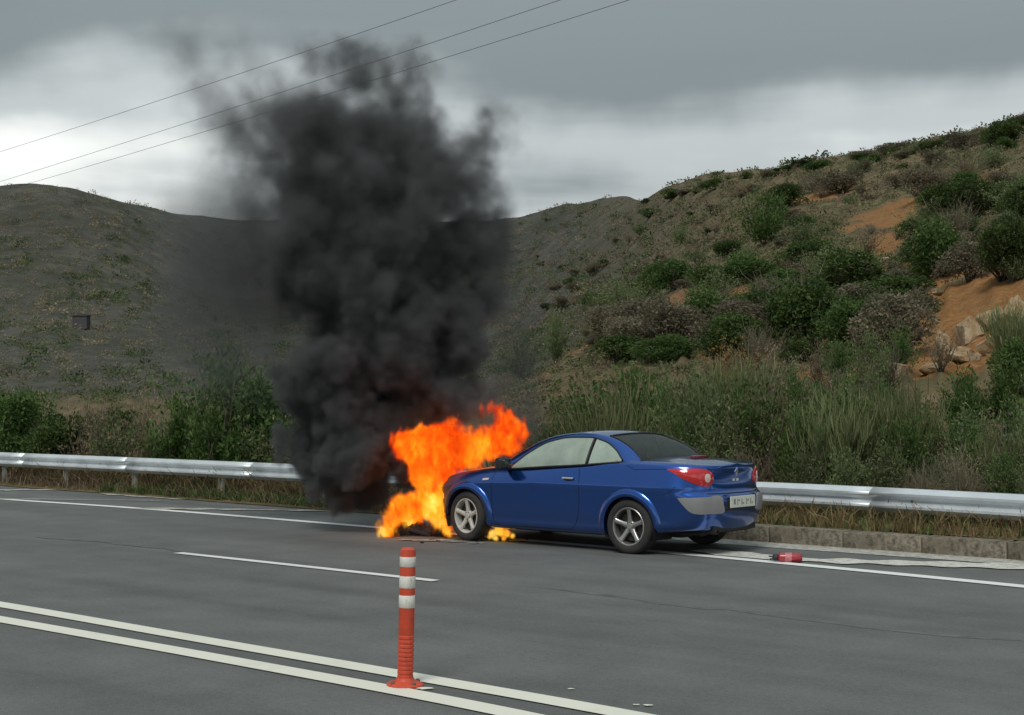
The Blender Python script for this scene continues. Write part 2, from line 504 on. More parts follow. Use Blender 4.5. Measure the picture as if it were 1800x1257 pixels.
M['rear_glass'] = m_glass('tinted_rear_glass', (0.30, 0.36, 0.33), 0.12, milk_col=(0.13, 0.17, 0.145), refl=0.35)
M['seat'] = simple('seat_fabric', (0.075, 0.07, 0.065), 0.9, var=0.2)
def m_scuffed(name, col, dirt, lo=.52, hi=.72):
    m, nt, b = mat_new(name); co = objco(nt)
    n1 = noise(nt, 9, 6, .65, co); n2 = noise(nt, 34, 5, .7, nd(nt, 'ShaderNodeMapping', {'Vector': co, 'Scale': (1, 1, .25)}).outputs[0])
    c = ramp(nt, n1, [(.3, tuple(x * .82 for x in col)), (.7, tuple(min(1, x * 1.12) for x in col))])
    c = mixc(nt, ramp(nt, n2, [(lo, 0.0), (hi, .75)]), c, dirt)
    nt.links.new(c, b.inputs['Base Color']); b.inputs['Roughness'].default_value = .55; return m


M['bollard'] = m_scuffed('orange_red_plastic', (0.62, 0.075, 0.032), (0.20, 0.06, 0.04))
M['band'] = m_scuffed('reflective_band', (0.72, 0.70, 0.64), (0.34, 0.31, 0.27))
M['ext_red'] = simple('extinguisher_red', (0.34, 0.022, 0.032), 0.35, var=0.15, scale=12, coat=0.5)
M['char'] = simple('charred_plastic', (0.014, 0.015, 0.020), 0.7, var=0.5, scale=9)
M['wire'] = simple('wire', (0.06, 0.06, 0.06), 0.6)
M['shed'] = simple('shed_wall', (0.062, 0.058, 0.060), 0.8, var=0.2, scale=2)
M['ash'] = simple('ash_and_foam', (0.34, 0.335, 0.32), 0.95, var=0.45, scale=14)

# ------------------------------------------------------------------ ground and road
YAW_ROAD = R(139.5)
GUARD = [(-62, 75), (-40, 57), (-24, 43), (-11.6, 31.4), (-7.44, 27.7), (-3.22, 23.9), (0, 21.2), (3.37, 18.7), (5.86, 15.95), (8.8, 12.3), (12.3, 7.4), (16.3, .5), (19.5, -6), (24, -16)]
EDGE = [(-58, 66), (-38, 49.5), (-23, 37), (-9.54, 26.04), (-6.24, 23.5), (-2.91, 20.62), (1.6, 16.45), (3.1, 14.95), (4.8, 13.13), (8, 9.4), (11.3, 4.8), (15.2, -2), (18.3, -8.5), (22.5, -18)]
KERB = [(0.2, 20.1), (1.5, 19.05), (3.0, 17.68), (4.36, 16.5), (5.65, 15.35), (8.3, 12.0), (11.7, 7.1), (15.6, .3), (18.8, -6.2), (23.2, -16)]


def off_path(P, d):
    """shift a plan path to its left (away from the camera) by d"""
    P = np.asarray(P, float); T = np.gradient(P, axis=0); T /= np.linalg.norm(T, axis=1)[:, None]
    return P + np.stack([-T[:, 1], T[:, 0]], 1) * d


def strip_mesh(name, A, B, z, mat, parent=None, za=None):
    """flat sheet between two plan paths"""
    n = len(A); V = [(p[0], p[1], z) for p in A] + [(p[0], p[1], z if za is None else za) for p in B]
    return mesh_obj(name, V, [(i, i + 1, n + i + 1, n + i) for i in range(n - 1)], mat, parent, smooth=False)


g = mesh_obj('ground', [(-2500, -2500, -.06), (2500, -2500, -.06), (2500, 2500, -.06), (-2500, 2500, -.06)], [(0, 1, 2, 3)], M['ground'], smooth=False)
tag(g, kind='structure')

guard_c = catmull(GUARD, 400); edge_c = catmull(EDGE, 300); kerb_c = catmull(KERB, 200)
far_side = np.stack([np.linspace(-62, 8, 400), np.linspace(40, -30, 400)], 1)
road = strip_mesh('road', far_side, off_path(guard_c, -0.1), 0.0, M['asphalt'])
# road axes for the texture: rotate the mesh so that its local X runs along the road
rm = Matrix.Rotation(-YAW_ROAD, 4, 'Z'); road.data.transform(rm); road.rotation_euler = (0, 0, YAW_ROAD); tag(road, kind='structure')


def painted(name, P, w, z, mat, n=120):
    c = catmull(P, n)
    return tag(strip_mesh(name, off_path(c, -w / 2), off_path(c, w / 2), z, mat), kind='structure')


painted('edge_line', EDGE, 0.20, 0.008, M['white_line'], 300)
DASH = [(-3.87, 16.22), (-2.3, 14.9), (-0.74, 13.57)]
painted('lane_dash', DASH, 0.13, 0.008, M['white_line'], 20)
dd = np.array([0.766, -0.643])
for k in (-12.5, -25.0, 12.5):
    sh = dd * k + np.array([0.0, -0.004 * k * abs(k) / 4])
    painted('lane_dash', [tuple(np.array(p) + sh) for p in DASH], 0.13, 0.008, M['white_line'], 20)
painted('centre_line', [(-40, 40.6), (-20, 24.9), (-4.36, 11.93), (-2.25, 10.12), (-0.71, 8.80), (0.62, 7.64), (3.5, 4.9), (8, -.3), (12, -6)], 0.185, 0.008, M['cream_line'], 200)
painted('centre_line', [(-40.3, 40.1), (-20.3, 24.4), (-4.04, 11.08), (-1.65, 9.10), (0.0, 7.66), (3.1, 4.55), (7.6, -.6), (11.6, -6.3)], 0.185, 0.008, M['cream_line'], 200)

# old sealed seams and small marks in the asphalt
rng = np.random.default_rng(5)


def seam(P, w, n=90, seed=0, z=0.004, amp=0.05):
    r = np.random.default_rng(seed); c = catmull(P, n)
    w1 = w * (0.35 + 1.3 * lat_noise((n,), (n / 6,), r)); wob = (lat_noise((n,), (n / 9,), r) - .5) * amp * 2
    T = np.gradient(c, axis=0); T /= np.linalg.norm(T, axis=1)[:, None]; N = np.stack([-T[:, 1], T[:, 0]], 1)
    taper = np.clip(np.minimum(np.arange(n), n - 1 - np.arange(n)) / 8, 0.02, 1)
    c = c + N * wob[:, None]
    return tag(strip_mesh('tar_seam', c - N * (w1 * taper / 2)[:, None], c + N * (w1 * taper / 2)[:, None], z, M['tar']), kind='structure')


def gp(*pts): return [tuple(on_ground(*p)[:2]) for p in pts]


seam(gp((60, 944), (180, 953), (312, 969), (420, 985)), 0.10, seed=1)
seam(gp((930, 1032), (1100, 1050), (1230, 1071), (1290, 1072), (1400, 1088), (1560, 1108), (1800, 1128)), 0.09, seed=3, z=0.002)
for px, py, sx in [(745, 1212, .06), (1003, 1213, .022), (1118, 1241, .024), (1138, 1242, .03)]:
    p = on_ground(px, py)
    V = [(p.x + math.cos(t) * sx * random.uniform(.6, 1.3), p.y + math.sin(t) * sx * .6 * random.uniform(.5, 1.3), .009) for t in np.linspace(0, 6.28, 12)[:-1]]
    tag(mesh_obj('paint_chip', V, [tuple(range(11))], M['cream_line'], smooth=False), kind='structure')

# gutter of pale concrete between the shoulder and the kerb
gA = off_path(kerb_c, -0.50); gA = gA + np.stack([np.zeros(len(gA)), (lat_noise((200,), (40,), rng) - .5) * .16], 1)
tag(strip_mesh('gutter', gA, off_path(kerb_c, 0.02), 0.006, M['gutter']), kind='structure')
M['gutter_edge'] = m_concrete('pale_gutter_edge', (0.52, 0.51, 0.46), (0.72, 0.71, 0.64), (0.34, 0.33, 0.29))
c = catmull(gp((1230, 968), (1320, 978), (1410, 985), (1520, 989), (1650, 993), (1800, 998), (2000, 1007)), 80)
wv = 0.44 * (.6 + .8 * lat_noise((80,), (18,), rng))[:, None] / 2; T = np.gradient(c, axis=0); T /= np.linalg.norm(T, axis=1)[:, None]; Nn = np.stack([-T[:, 1], T[:, 0]], 1)
tag(strip_mesh('gutter_edge', c - Nn * wv, c + Nn * wv, 0.0115, M['gutter_edge']), kind='structure')
for i, (a, b, wd) in enumerate([((-90, 863), (140, 861), .55), ((175, 868), (360, 880), .42), ((235, 894), (585, 899), .34), ((-60, 877), (300, 881), .22)]):
    A, B = np.array(on_ground(*a)[:2]), np.array(on_ground(*b)[:2]); n = 40
    c = A + (B - A) * np.linspace(0, 1, n)[:, None]
    wv = wd * (0.25 + lat_noise((n,), (12,), rng)) * np.clip(np.minimum(np.arange(n), n - 1 - np.arange(n)) / 6, .05, 1)
    N = np.array([0.3, 1.0])
    tag(strip_mesh('gutter', c - N * wv[:, None] / 2, c + N * wv[:, None] / 2, 0.012, M['gutter']), kind='structure')

# ------------------------------------------------------------------ terrain: verge, right-hand hill, far hills
ga = guard_c[:, 0] / guard_c[:, 1]; ok = guard_c[:, 1] > 2.0
ga, gy = ga[ok], guard_c[ok, 1]


def guard_depth(a): return np.interp(a, ga, gy)


# per column of the photograph: (depth, height of the ground as it is seen there)
COLS = {
    -1500: [(120, 690), (200, 640), (300, 560), (420, 480), (520, 470)],
    -700: [(90, 700), (130, 670), (190, 600), (260, 480), (330, 400), (380, 405)],
    -250: [(60, 706), (90, 690), (125, 640), (165, 570), (205, 470), (250, 365), (300, 372)],
    0: [(45, 712), (75, 690), (105, 640), (140, 585), (170, 520), (205, 420), (240, 328), (290, 335)],
    60: [(45, 712), (75, 690), (105, 640), (140, 585), (170, 520), (205, 415), (238, 320), (290, 330)],
    200: [(45, 712), (75, 690), (105, 640), (140, 585), (170, 525), (205, 440), (245, 352), (300, 362)],
    300: [(45, 712), (75, 690), (110, 645), (150, 590), (185, 530), (225, 450), (270, 374), (320, 384)],
    430: [(45, 712), (75, 692), (115, 650), (160, 600), (205, 540), (250, 460), (300, 387), (350, 395)],
    700: [(40, 712), (75, 692), (115, 655), (160, 610), (205, 550), (250, 470), (300, 392), (350, 400)],
    900: [(34, 712), (60, 690), (95, 655), (140, 610), (190, 560), (240, 480), (300, 384), (350, 392)],
    1000: [(30, 705), (40, 668), (48, 635), (70, 622), (110, 590), (160, 520), (220, 430), (280, 364), (340, 372)],
    1100: [(28, 690), (36, 650), (46, 600), (56, 556), (80, 545), (120, 500), (170, 420), (230, 350), (300, 360)],
    1200: [(27, 680), (33, 640), (45, 585), (60, 520), (85, 490), (120, 430), (165, 332), (220, 342)],
    1280: [(27, 678), (32, 640), (45, 578), (60, 505), (85, 450), (115, 380), (150, 312), (200, 325)],
    1400: [(26, 675), (31, 640), (42, 570), (55, 495), (75, 415), (100, 345), (132, 291), (180, 305)],
    1550: [(25, 668), (30, 635), (40, 560), (52, 470), (70, 390), (95, 322), (122, 270), (170, 285)],
    1650: [(24.5, 660), (29, 625), (37, 535), (48, 450), (65, 370), (88, 300), (112, 254), (160, 270)],
    1720: [(24, 655), (28, 615), (35, 520), (46, 440), (62, 360), (84, 285), (108, 236), (155, 255)],
    1800: [(23.5, 650), (27, 605), (33, 505), (43, 425), (58, 345), (80, 265), (104, 212), (150, 235)],
    2100: [(21, 640), (25, 580), (31, 470), (40, 385), (55, 300), (75, 215), (100, 150), (145, 170)],
    2700: [(19, 620), (23, 550), (30, 440), (40, 340), (55, 250), (75, 160), (100, 90), (145, 110)],
    4200: [(16, 620), (20, 540), (27, 430), (40, 320), (55, 220), (80, 120), (110, 60), (150, 90)],
}
cpx = np.array(sorted(COLS), float)


def col_profile(px):
    gdep = float(guard_depth((px - 900) / F_PX))
    right = float(sstep(1120, 1290, px))
    # verge in front of and under the guard rail, then the bank
    d0 = -0.35 if right > .5 else -0.75
    base = [(gdep + d0, 0.012 * (1 - right) + 0.20 * right), (gdep, 0.05 * (1 - right) + 0.30 * right), (gdep + 2.0, 0.12 * (1 - right) + 0.55 * right)]
    pts = COLS[int(px)]
    for Z, y in pts:
        if Z > base[-1][0] + 1.5: base.append((Z, CAM_H + Z * (HORIZON - y) / F_PX))
    Zl, hl = base[-1]; base.append((Zl * 1.35, hl - 2)); base.append((Zl * 1.9, hl * .55)); base.append((Zl * 3.0, hl * .2))
    return base


NCOL, NROW = 460, 240
tpx = np.concatenate([np.linspace(-1500, -200, 50, endpoint=False), np.linspace(-200, 2050, 330, endpoint=False), np.linspace(2050, 4200, 80)])
u_rows = np.linspace(0, 1, NROW)
prof = {p: col_profile(p) for p in cpx}
# sample each knot column on a common, near-weighted scale of distance beyond its start, then blend between columns
T_ROWS = 560.0 * u_rows**2.6
knot_h = np.array([pchip([z for z, _ in prof[p]], [h_ for _, h_ in prof[p]], prof[p][0][0] + T_ROWS) for p in cpx])
knot_s = np.array([prof[p][0][0] for p in cpx])
t_start = np.array([float(guard_depth((p - 900) / F_PX)) + (-0.35 * sstep(1120, 1290, p) - 0.75 * (1 - sstep(1120, 1290, p))) for p in tpx])
TH = np.array([pchip(cpx, knot_h[:, r], tpx) for r in range(NROW)]).T            # (col,row)
TZ = t_start[:, None] + T_ROWS[None, :]
TX = (tpx[:, None] - 900) / F_PX * TZ
rt = np.random.default_rng(11)
nz = sum((lat_noise((NCOL, NROW), (k, k * .7), rt) - .5) / k**.8 for k in (14, 30, 65, 120)) * 9
TH = TH + nz * np.clip(T_ROWS / 45, 0, 1)[None, :] * np.clip(TZ / 120, .25, 1.3)
TH += (lat_noise((NCOL, NROW), (200, 110), rt) - .5) * np.clip(T_ROWS / 3, 0, 1)[None, :] * 0.25


def terrain_h(X, Y):
    a = X / Y; px = 900 + F_PX * a
    i = np.clip(np.interp(px, tpx, np.arange(NCOL)), 0, NCOL - 1.001); i0 = int(i); f = i - i0
    t = max(Y - np.interp(px, tpx, t_start), 0); r = NROW - 1.001 if t >= T_ROWS[-1] else np.interp(t, T_ROWS, np.arange(NROW)); r0 = int(min(r, NROW - 2)); q = r - r0
    return float((TH[i0, r0] * (1 - q) + TH[i0, r0 + 1] * q) * (1 - f) + (TH[i0 + 1, r0] * (1 - q) + TH[i0 + 1, r0 + 1] * q) * f)


def on_terrain(px, py, zmin=None, zmax=300):
    """point of the terrain seen at a place of the photograph (first hit beyond zmin)"""
    d = ray(px, py); a = d[0] / d[1]; s = d[2] / d[1]
    Y = zmin or float(guard_depth(a)) + 0.5
    while Y < zmax:
        if terrain_h(a * Y, Y) >= CAM_H + s * Y: break
        Y += 0.4 if Y < 80 else 1.0
    return Vector((a * Y, Y, terrain_h(a * Y, Y)))


SOIL_SPOTS = [(1690, 530, 3.25), (1755, 515, 3.25), (1655, 575, 2.25), (1740, 575, 2.25), (1610, 640, 1.50), (1690, 640, 1.88), (1500, 655, 1.25), (1645, 500, 1.38), (1790, 530, 2.50),
              (1165, 538, 3.00), (1222, 518, 2.75), (1100, 568, 2.50), (1050, 598, 2.25), (1010, 622, 2.12), (1258, 506, 1.75), (985, 638, 1.75), (1140, 560, 2.00), (1190, 545, 2.00),
              (1625, 352, 4.25), (1585, 380, 3.25), (1655, 342, 3.00), (1600, 405, 2.75), (1575, 428, 2.25), (1610, 470, 1.62), (1445, 348, 3.00), (1330, 475, 2.00), (1540, 480, 1.50),
              (950, 560, 6.25), (985, 540, 5.00), (920, 580, 5.00)]
soil = np.zeros_like(TH)
for px, py, r in SOIL_SPOTS:
    p = on_terrain(px, py, zmin=26 if px > 1000 else 60)
    d2 = (TX - p.x)**2 + (TZ - p.y)**2 * 0.45 + (TH - p.z)**2
    soil = np.maximum(soil, np.exp(-d2 / (r * r)) * (0.9 if px > 1000 or py > 590 else 0.55))
farm = np.clip((TZ - 36) / 45, 0, 1) * np.clip(1 - (tpx - 1000) / 350, 0.12, 1)[:, None]
V = np.stack([TX, TZ, TH], -1).reshape(-1, 3)
ii = (np.arange(NCOL - 1)[:, None] * NROW + np.arange(NROW - 1)[None, :]).ravel()
ter = np_mesh('hillside', V, np.stack([ii, ii + NROW, ii + NROW + 1, ii + 1], 1), M['soil'], smooth=True)
for nm, arr in (('soil', soil), ('far', farm)):
    a = ter.data.attributes.new(nm, 'FLOAT', 'POINT'); a.data.foreach_set('value', arr.ravel().astype(np.float32))
tag(ter, kind='structure')

# ------------------------------------------------------------------ kerb stones
kerb = empty('kerb', (kerb_c[60, 0], kerb_c[60, 1], 0)); tag(kerb, kind='structure')
seg = np.r_[0, np.cumsum(np.linalg.norm(np.diff(kerb_c, axis=0), axis=1))]
s = 0.0
while s < seg[-1] - 1.0 and s < 26:
    L = 0.985
    p0 = np.array([np.interp(s, seg, kerb_c[:, k]) for k in (0, 1)]); p1 = np.array([np.interp(s + L, seg, kerb_c[:, k]) for k in (0, 1)])
    d = (p1 - p0) / np.linalg.norm(p1 - p0); mid = (p0 + p1) / 2 + np.array([-d[1], d[0]]) * 0.13
    bm = bmesh.new(); bm_box(bm, (0, 0, 0.05), (L, 0.26, 0.30), bevel=0.022, seg=2)
    for v in bm.verts: v.co += Vector((random.uniform(-1, 1), random.uniform(-1, 1), random.uniform(-1, 1))) * 0.006
    o = bm_obj('kerb_stone', bm, M['kerb'], kerb, sharp=50)
    o.location = (mid[0] - kerb.location.x, mid[1] - kerb.location.y, random.uniform(-.008, .008))
    o.rotation_euler = (0, 0, math.atan2(d[1], d[0]) + random.uniform(-.006, .006))
    s += 1.0

tag(strip_mesh('verge', off_path(kerb_c, .22), off_path(kerb_c, 1.1), 0.165, M['ground'], za=0.215), kind='structure')

# ------------------------------------------------------------------ guard rail
ZT = 0.70
gl = np.r_[0, np.cumsum(np.linalg.norm(np.diff(guard_c, axis=0), axis=1))]
s_mid = gl[np.argmin(np.abs(guard_c[:, 0] + 3.22))]


def gpt(sv): return np.array([np.interp(sv, gl, guard_c[:, 0]), np.interp(sv, gl, guard_c[:, 1])])


rail = empty('guard_rail', (*gpt(s_mid), 0))
tag(rail, 'galvanised steel crash barrier running along the far road edge behind the car', 'guard rail')
W_PROF = [(0.0, 0), (0.012, .012), (0.055, .045), (0.080, .065), (0.080, .095), (0.045, .125), (0.012, .148), (0.012, .162), (0.045, .185), (0.080, .215), (0.080, .245), (0.055, .265), (0.012, .298), (0.0, .31)]


def base_z(p):
    px = 900 + F_PX * p[0] / max(p[1], 1)
    return 0.02 * (1 - sstep(1120, 1290, px)) + 0.0


post_px = [-190, -90, 15, 113, 240, 392, 566]
s_posts = []
for px in post_px:
    a = (px - 900) / F_PX; k = np.argmin(np.abs(guard_c[:, 0] / np.maximum(guard_c[:, 1], .1) - a) + (guard_c[:, 1] < 1) * 9); s_posts.append(gl[k])
sv = s_posts[-1]
while sv < gl[-1] - 3: sv += 2.66; s_posts.append(sv)
sv = s_posts[0]
while sv > 6: sv -= 2.66; s_posts.insert(0, sv)
# beams in 4 m lengths, lapped
sv = 4.0; k = 0
while sv < gl[-1] - 4:
    n = 9; P = [gpt(sv + 4.06 * i / (n - 1)) for i in range(n)]
    T = (P[-1] - P[0]); T /= np.linalg.norm(T); N = np.array([T[1], -T[0]])    # toward the road
    V, Fc = [], []
    for i, p in enumerate(P):
        z0 = ZT - .31 + base_z(p)
        for dx, dz in W_PROF: V.append((*(p + N * (dx + 0.05 + 0.003 * (k % 2)) - np.array([rail.location.x, rail.location.y])), z0 + dz))
    m = len(W_PROF)
    for i in range(n - 1):
        for j in range(m - 1): Fc.append((i * m + j, (i + 1) * m + j, (i + 1) * m + j + 1, i * m + j + 1))
    o = mesh_obj('beam', V, Fc, M['zinc'], rail, sharp=40)
    md = o.modifiers.new('thickness', 'SOLIDIFY'); md.thickness = 0.004; md.offset = -1
    sv += 4.0; k += 1
pm = None; bmeshd = None
for sp in s_posts:
    p = gpt(sp); T = gpt(sp + .1) - p; rz = math.atan2(T[1], T[0])
    if pm is None:
        bm = bmesh.new()
        bm_box(bm, (0, 0, .16), (0.11, 0.008, 1.0)); bm_box(bm, (-.051, -.03, .16), (0.008, .052, 1.0)); bm_box(bm, (.051, -.03, .16), (.008, .052, 1.0))
        pm = bm_obj('post', bm, M['post'], rail, smooth=False).data
        o = rail.children[-1]
        bm = bmesh.new(); bm_lathe(bm, [(.016, 0), (.016, -.008), (.010, -.016)], 10, 'Y', (0, -.067, .545)); bmeshd = bm_obj('bolt', bm, M['bolt'], o, sharp=40).data
    else:
        o = link(bpy.data.objects.new('post', pm), rail); link(bpy.data.objects.new('bolt', bmeshd), o)
    o.location = (p[0] - rail.location.x, p[1] - rail.location.y, 0); o.rotation_euler = (0, 0, rz)
# ------------------------------------------------------------------ plants
def orient(rng, n, up=0.0):
    """random unit vectors, pulled upward"""
    v = rng.normal(size=(n, 3)); v[:, 2] += up; v /= np.linalg.norm(v, axis=1)[:, None]
    return v


def leaf_quads(C, U, L, Wd, rng, tint):
    """diamond leaves at C pointing along U"""
    n = len(C); S = np.cross(U, rng.normal(size=(n, 3))); S /= np.linalg.norm(S, axis=1)[:, None] + 1e-9
    L = np.broadcast_to(np.asarray(L, float), (n,))[:, None]; Wd = np.broadcast_to(np.asarray(Wd, float), (n,))[:, None]
    N = np.cross(U, S)
    V = np.stack([C, C + U * L * .5 + S * Wd * .5 + N * Wd * .12, C + U * L, C + U * L * .5 - S * Wd * .5 + N * Wd * .12], 1).reshape(-1, 3)
    Q = np.arange(4 * n).reshape(n, 4)
    return V, Q, np.repeat(tint, 4)


def ribbons(P0, P1, P2, w, rng, tint):
    """thin two-piece blades through three points each"""
    n = len(P0); S = rng.normal(size=(n, 3)); S[:, 2] *= .3; S /= np.linalg.norm(S, axis=1)[:, None]; S = S * np.broadcast_to(np.asarray(w, float), (n,))[:, None] / 2
    V = np.stack([P0 - S, P0 + S, P1 - S * .8, P1 + S * .8, P2 - S * .25, P2 + S * .25], 1).reshape(-1, 3)
    b = np.arange(n)[:, None] * 6
    Q = np.concatenate([b + np.array([0, 1, 3, 2]), b + np.array([2, 3, 5, 4])], 0)
    return V, Q, np.repeat(tint, 6)


def join(parts):
    Vs, Qs, Ts, o = [], [], [], 0
    for V, Q, T in parts: Vs.append(V); Qs.append(Q + o); Ts.append(T); o += len(V)
    return np.vstack(Vs), np.vstack(Qs), np.concatenate(Ts)


def dome_crown(rng, n=6500, lobes=16, leaf=.052, flat=.85):
    """rounded bush, unit size: base at 0, about 1 wide and 1 high, built of leafy lobes"""
    Ls = []
    for k in range(lobes):
        a = rng.uniform(0, 6.28); r = rng.uniform(0, .30)**.8 * 1.0; z = rng.uniform(.22, .74) * (1 - .5 * r)
        Ls.append((r * math.cos(a), r * math.sin(a), z, rng.uniform(.15, .27), rng.uniform(.15, .85)))
    P, U, T = [], [], []
    per = n // lobes
    for x, y, z, rad, tn in Ls:
        d = orient(rng, per, .25); rr = rad * rng.uniform(.45, 1.06, per)**.5 * (1 + .18 * np.sin(d[:, 0] * 9 + x * 20) * np.cos(d[:, 1] * 8 + y * 31))
        P.append(np.array([x, y, z]) + d * rr[:, None] * np.array([1, 1, flat])); U.append(d * .35 + rng.normal(size=d.shape) * .7)
        T.append(np.clip(tn + rng.normal(0, .25, per), 0, 1))
    P = np.vstack(P); U = np.vstack(U); U /= np.linalg.norm(U, axis=1)[:, None]; T = np.concatenate(T)
    keep = P[:, 2] > .02
    m = int(keep.sum())
    return leaf_quads(P[keep], U[keep], leaf * rng.uniform(.6, 1.3, m), leaf * .55 * rng.uniform(.7, 1.2, m), rng, T[keep])


def broom_crown(rng, n=150, shoots=9, w=.012):
    """upright rush-like bush of many thin green stems, unit size"""
    a = rng.uniform(0, 6.28, n); r = rng.uniform(0, .22, n); base = np.stack([r * np.cos(a), r * np.sin(a), np.zeros(n)], 1)
    lean = rng.uniform(.05, .62, n); L = rng.uniform(.65, 1.08, n); a2 = a + rng.normal(0, .6, n)
    d = np.stack([np.cos(a2) * np.sin(lean), np.sin(a2) * np.sin(lean), np.cos(lean)], 1)
    mid = base + d * (L * .5)[:, None]; tip = base + d * (L * .92)[:, None] + np.array([0, 0, .06])
    parts = [ribbons(base, mid, tip, w * 1.3, rng, rng.uniform(.05, .5, n))]
    for k in range(shoots):
        t = rng.uniform(.30, .98, n); p0 = base + d * (L * t)[:, None]; dv = d * .6 + rng.normal(size=(n, 3)) * .33 + np.array([0, 0, .6]); dv /= np.linalg.norm(dv, axis=1)[:, None]
        ll = rng.uniform(.10, .27, n)[:, None]
        parts.append(ribbons(p0, p0 + dv * ll * .55, p0 + (dv * .8 + np.array([0, 0, .25])) * ll, w, rng, np.clip(rng.normal(.55, .28, n), 0, 1)))
    return join(parts)


def leafy_crown(rng, n=2800, stems=34, leaf=.062, spread=.42):
    """loose bush with leaves set along arching stems, gaps between"""
    P, U, T = [], [], []
    per = n // stems
    for k in range(stems):
        a = rng.uniform(0, 6.28); ln = rng.uniform(.05, .75); L = rng.uniform(.55, 1.05); d = np.array([math.cos(a) * math.sin(ln), math.sin(a) * math.sin(ln), math.cos(ln)])
        t = rng.uniform(.22, 1.0, per); p = d * (t * L)[:, None] * np.array([spread / .42, spread / .42, 1]) + rng.normal(size=(per, 3)) * .045
        p[:, 2] -= (t**2) * math.sin(ln) * .12
        P.append(p); U.append(d * .7 + rng.normal(size=(per, 3)) * .6 + np.array([0, 0, .2])); T.append(np.clip(rng.normal(rng.uniform(.25, .75), .2, per), 0, 1))
    P = np.vstack(P); U = np.vstack(U); U /= np.linalg.norm(U, axis=1)[:, None]; T = np.concatenate(T); P[:, 2] = np.maximum(P[:, 2], .02)
    m = len(P)
    return leaf_quads(P, U, leaf * rng.uniform(.6, 1.3, m), leaf * .42 * rng.uniform(.7, 1.2, m), rng, T)


def twig_crown(rng, n=70, w=.011):
    """dry leafless scrub: forking grey twigs"""
    a = rng.uniform(0, 6.28, n); lean = rng.uniform(.1, .9, n); L = rng.uniform(.5, 1.0, n)
    d = np.stack([np.cos(a) * np.sin(lean), np.sin(a) * np.sin(lean), np.cos(lean)], 1); b = d * .03
    parts = [ribbons(b, b + d * (L * .5)[:, None] + rng.normal(size=(n, 3)) * .03, b + d * L[:, None], w * 1.5, rng, rng.uniform(.2, .6, n))]
    for k in range(8):
        t = rng.uniform(.35, .95, n); p0 = b + d * (L * t)[:, None]; dv = d + rng.normal(size=(n, 3)) * .6; dv /= np.linalg.norm(dv, axis=1)[:, None]; ll = rng.uniform(.1, .28, n)[:, None]
        parts.append(ribbons(p0, p0 + dv * ll * .5, p0 + dv * ll + rng.normal(size=(n, 3)) * .03, w * .8, rng, rng.uniform(.2, 1, n)))
    return join(parts)


def stems_mesh(rng, n=9, hgt=.75, rad=.018, spread=.45):
    parts_V, parts_F, o = [], [], 0
    for k in range(n):
        a = rng.uniform(0, 6.28); ln = rng.uniform(.05, .7); d = np.array([math.cos(a) * math.sin(ln) * spread / .45, math.sin(a) * math.sin(ln) * spread / .45, math.cos(ln)]); L = hgt * rng.uniform(.7, 1.1)
        pth = [d * L * t + np.array([rng.normal() * .02, rng.normal() * .02, -.03 if t == 0 else 0]) for t in (0, .33, .66, 1.0)]
        V, Fq = tube(pth, [rad, rad * .75, rad * .5, rad * .2], 5)
        parts_V += [tuple(v) for v in V]; parts_F += [tuple(i + o for i in f) for f in Fq]; o += len(V)
    return parts_V, parts_F


PROTO = {}


def proto(kind, variants):
    """prototype meshes: (foliage, stems) pairs"""
    out = []
    for i, (arr, mat, st) in enumerate(variants):
        f = np_mesh('foliage', *arr[:2], mat, None, colors=arr[2]); fm = f.data; bpy.data.objects.remove(f)
        s_ = mesh_obj('stems', *st, M['twig'], None); sm = s_.data; bpy.data.objects.remove(s_)
        out.append((fm, sm))
    PROTO[kind] = out


def rg_(k): return np.random.default_rng(k)


proto('broom', [(broom_crown(rg_(20 + i), 150, 9), M['leaf_broom'], stems_mesh(rg_(40 + i), 8, .7, .012)) for i in range(4)])
proto('mastic', [(dome_crown(rg_(60 + i)), M['leaf_mastic'], stems_mesh(rg_(70 + i), 9, .6, .03)) for i in range(4)])
proto('bright', [(dome_crown(rg_(80 + i), 6000, 13, .055), M['leaf_bright'], stems_mesh(rg_(85 + i), 8, .6, .026)) for i in range(3)])
proto('greyish', [(dome_crown(rg_(90 + i), 5200, 14, .048), M['leaf_grey'], stems_mesh(rg_(95 + i), 9, .6, .024)) for i in range(2)])
proto('leafy', [(leafy_crown(rg_(100 + i)), M['leaf_bright'], stems_mesh(rg_(110 + i), 10, .8, .016)) for i in range(3)])
proto('olive', [(leafy_crown(rg_(120 + i), 3000, 40, .052), M['leaf_olive'], stems_mesh(rg_(125 + i), 10, .8, .014)) for i in range(3)])
proto('dry', [(leafy_crown(rg_(130 + i), 900, 26, .055), M['leaf_dry'], stems_mesh(rg_(135 + i), 16, .85, .010)) for i in range(2)])
proto('rust', [(leafy_crown(rg_(140 + i), 800, 22, .065), M['leaf_rust'], stems_mesh(rg_(145 + i), 12, .8, .010)) for i in range(2)])
proto('twig', [(twig_crown(rg_(150 + i)), M['leaf_grey'], stems_mesh(rg_(155 + i), 8, .6, .012)) for i in range(2)])
rp = random.Random(21)


def plant(name, kind, loc, wid, hgt, label, cat='bush', group=None, var=None):
    fm, sm = PROTO[kind][rp.randrange(len(PROTO[kind])) if var is None else var]
    root = empty(name, loc, rp.uniform(0, 6.28)); root.scale = (wid * rp.uniform(.92, 1.08), wid * rp.uniform(.92, 1.08), hgt)
    tag(root, label, cat, group)
    link(bpy.data.objects.new('foliage', fm), root); link(bpy.data.objects.new('stems', sm), root)
    return root


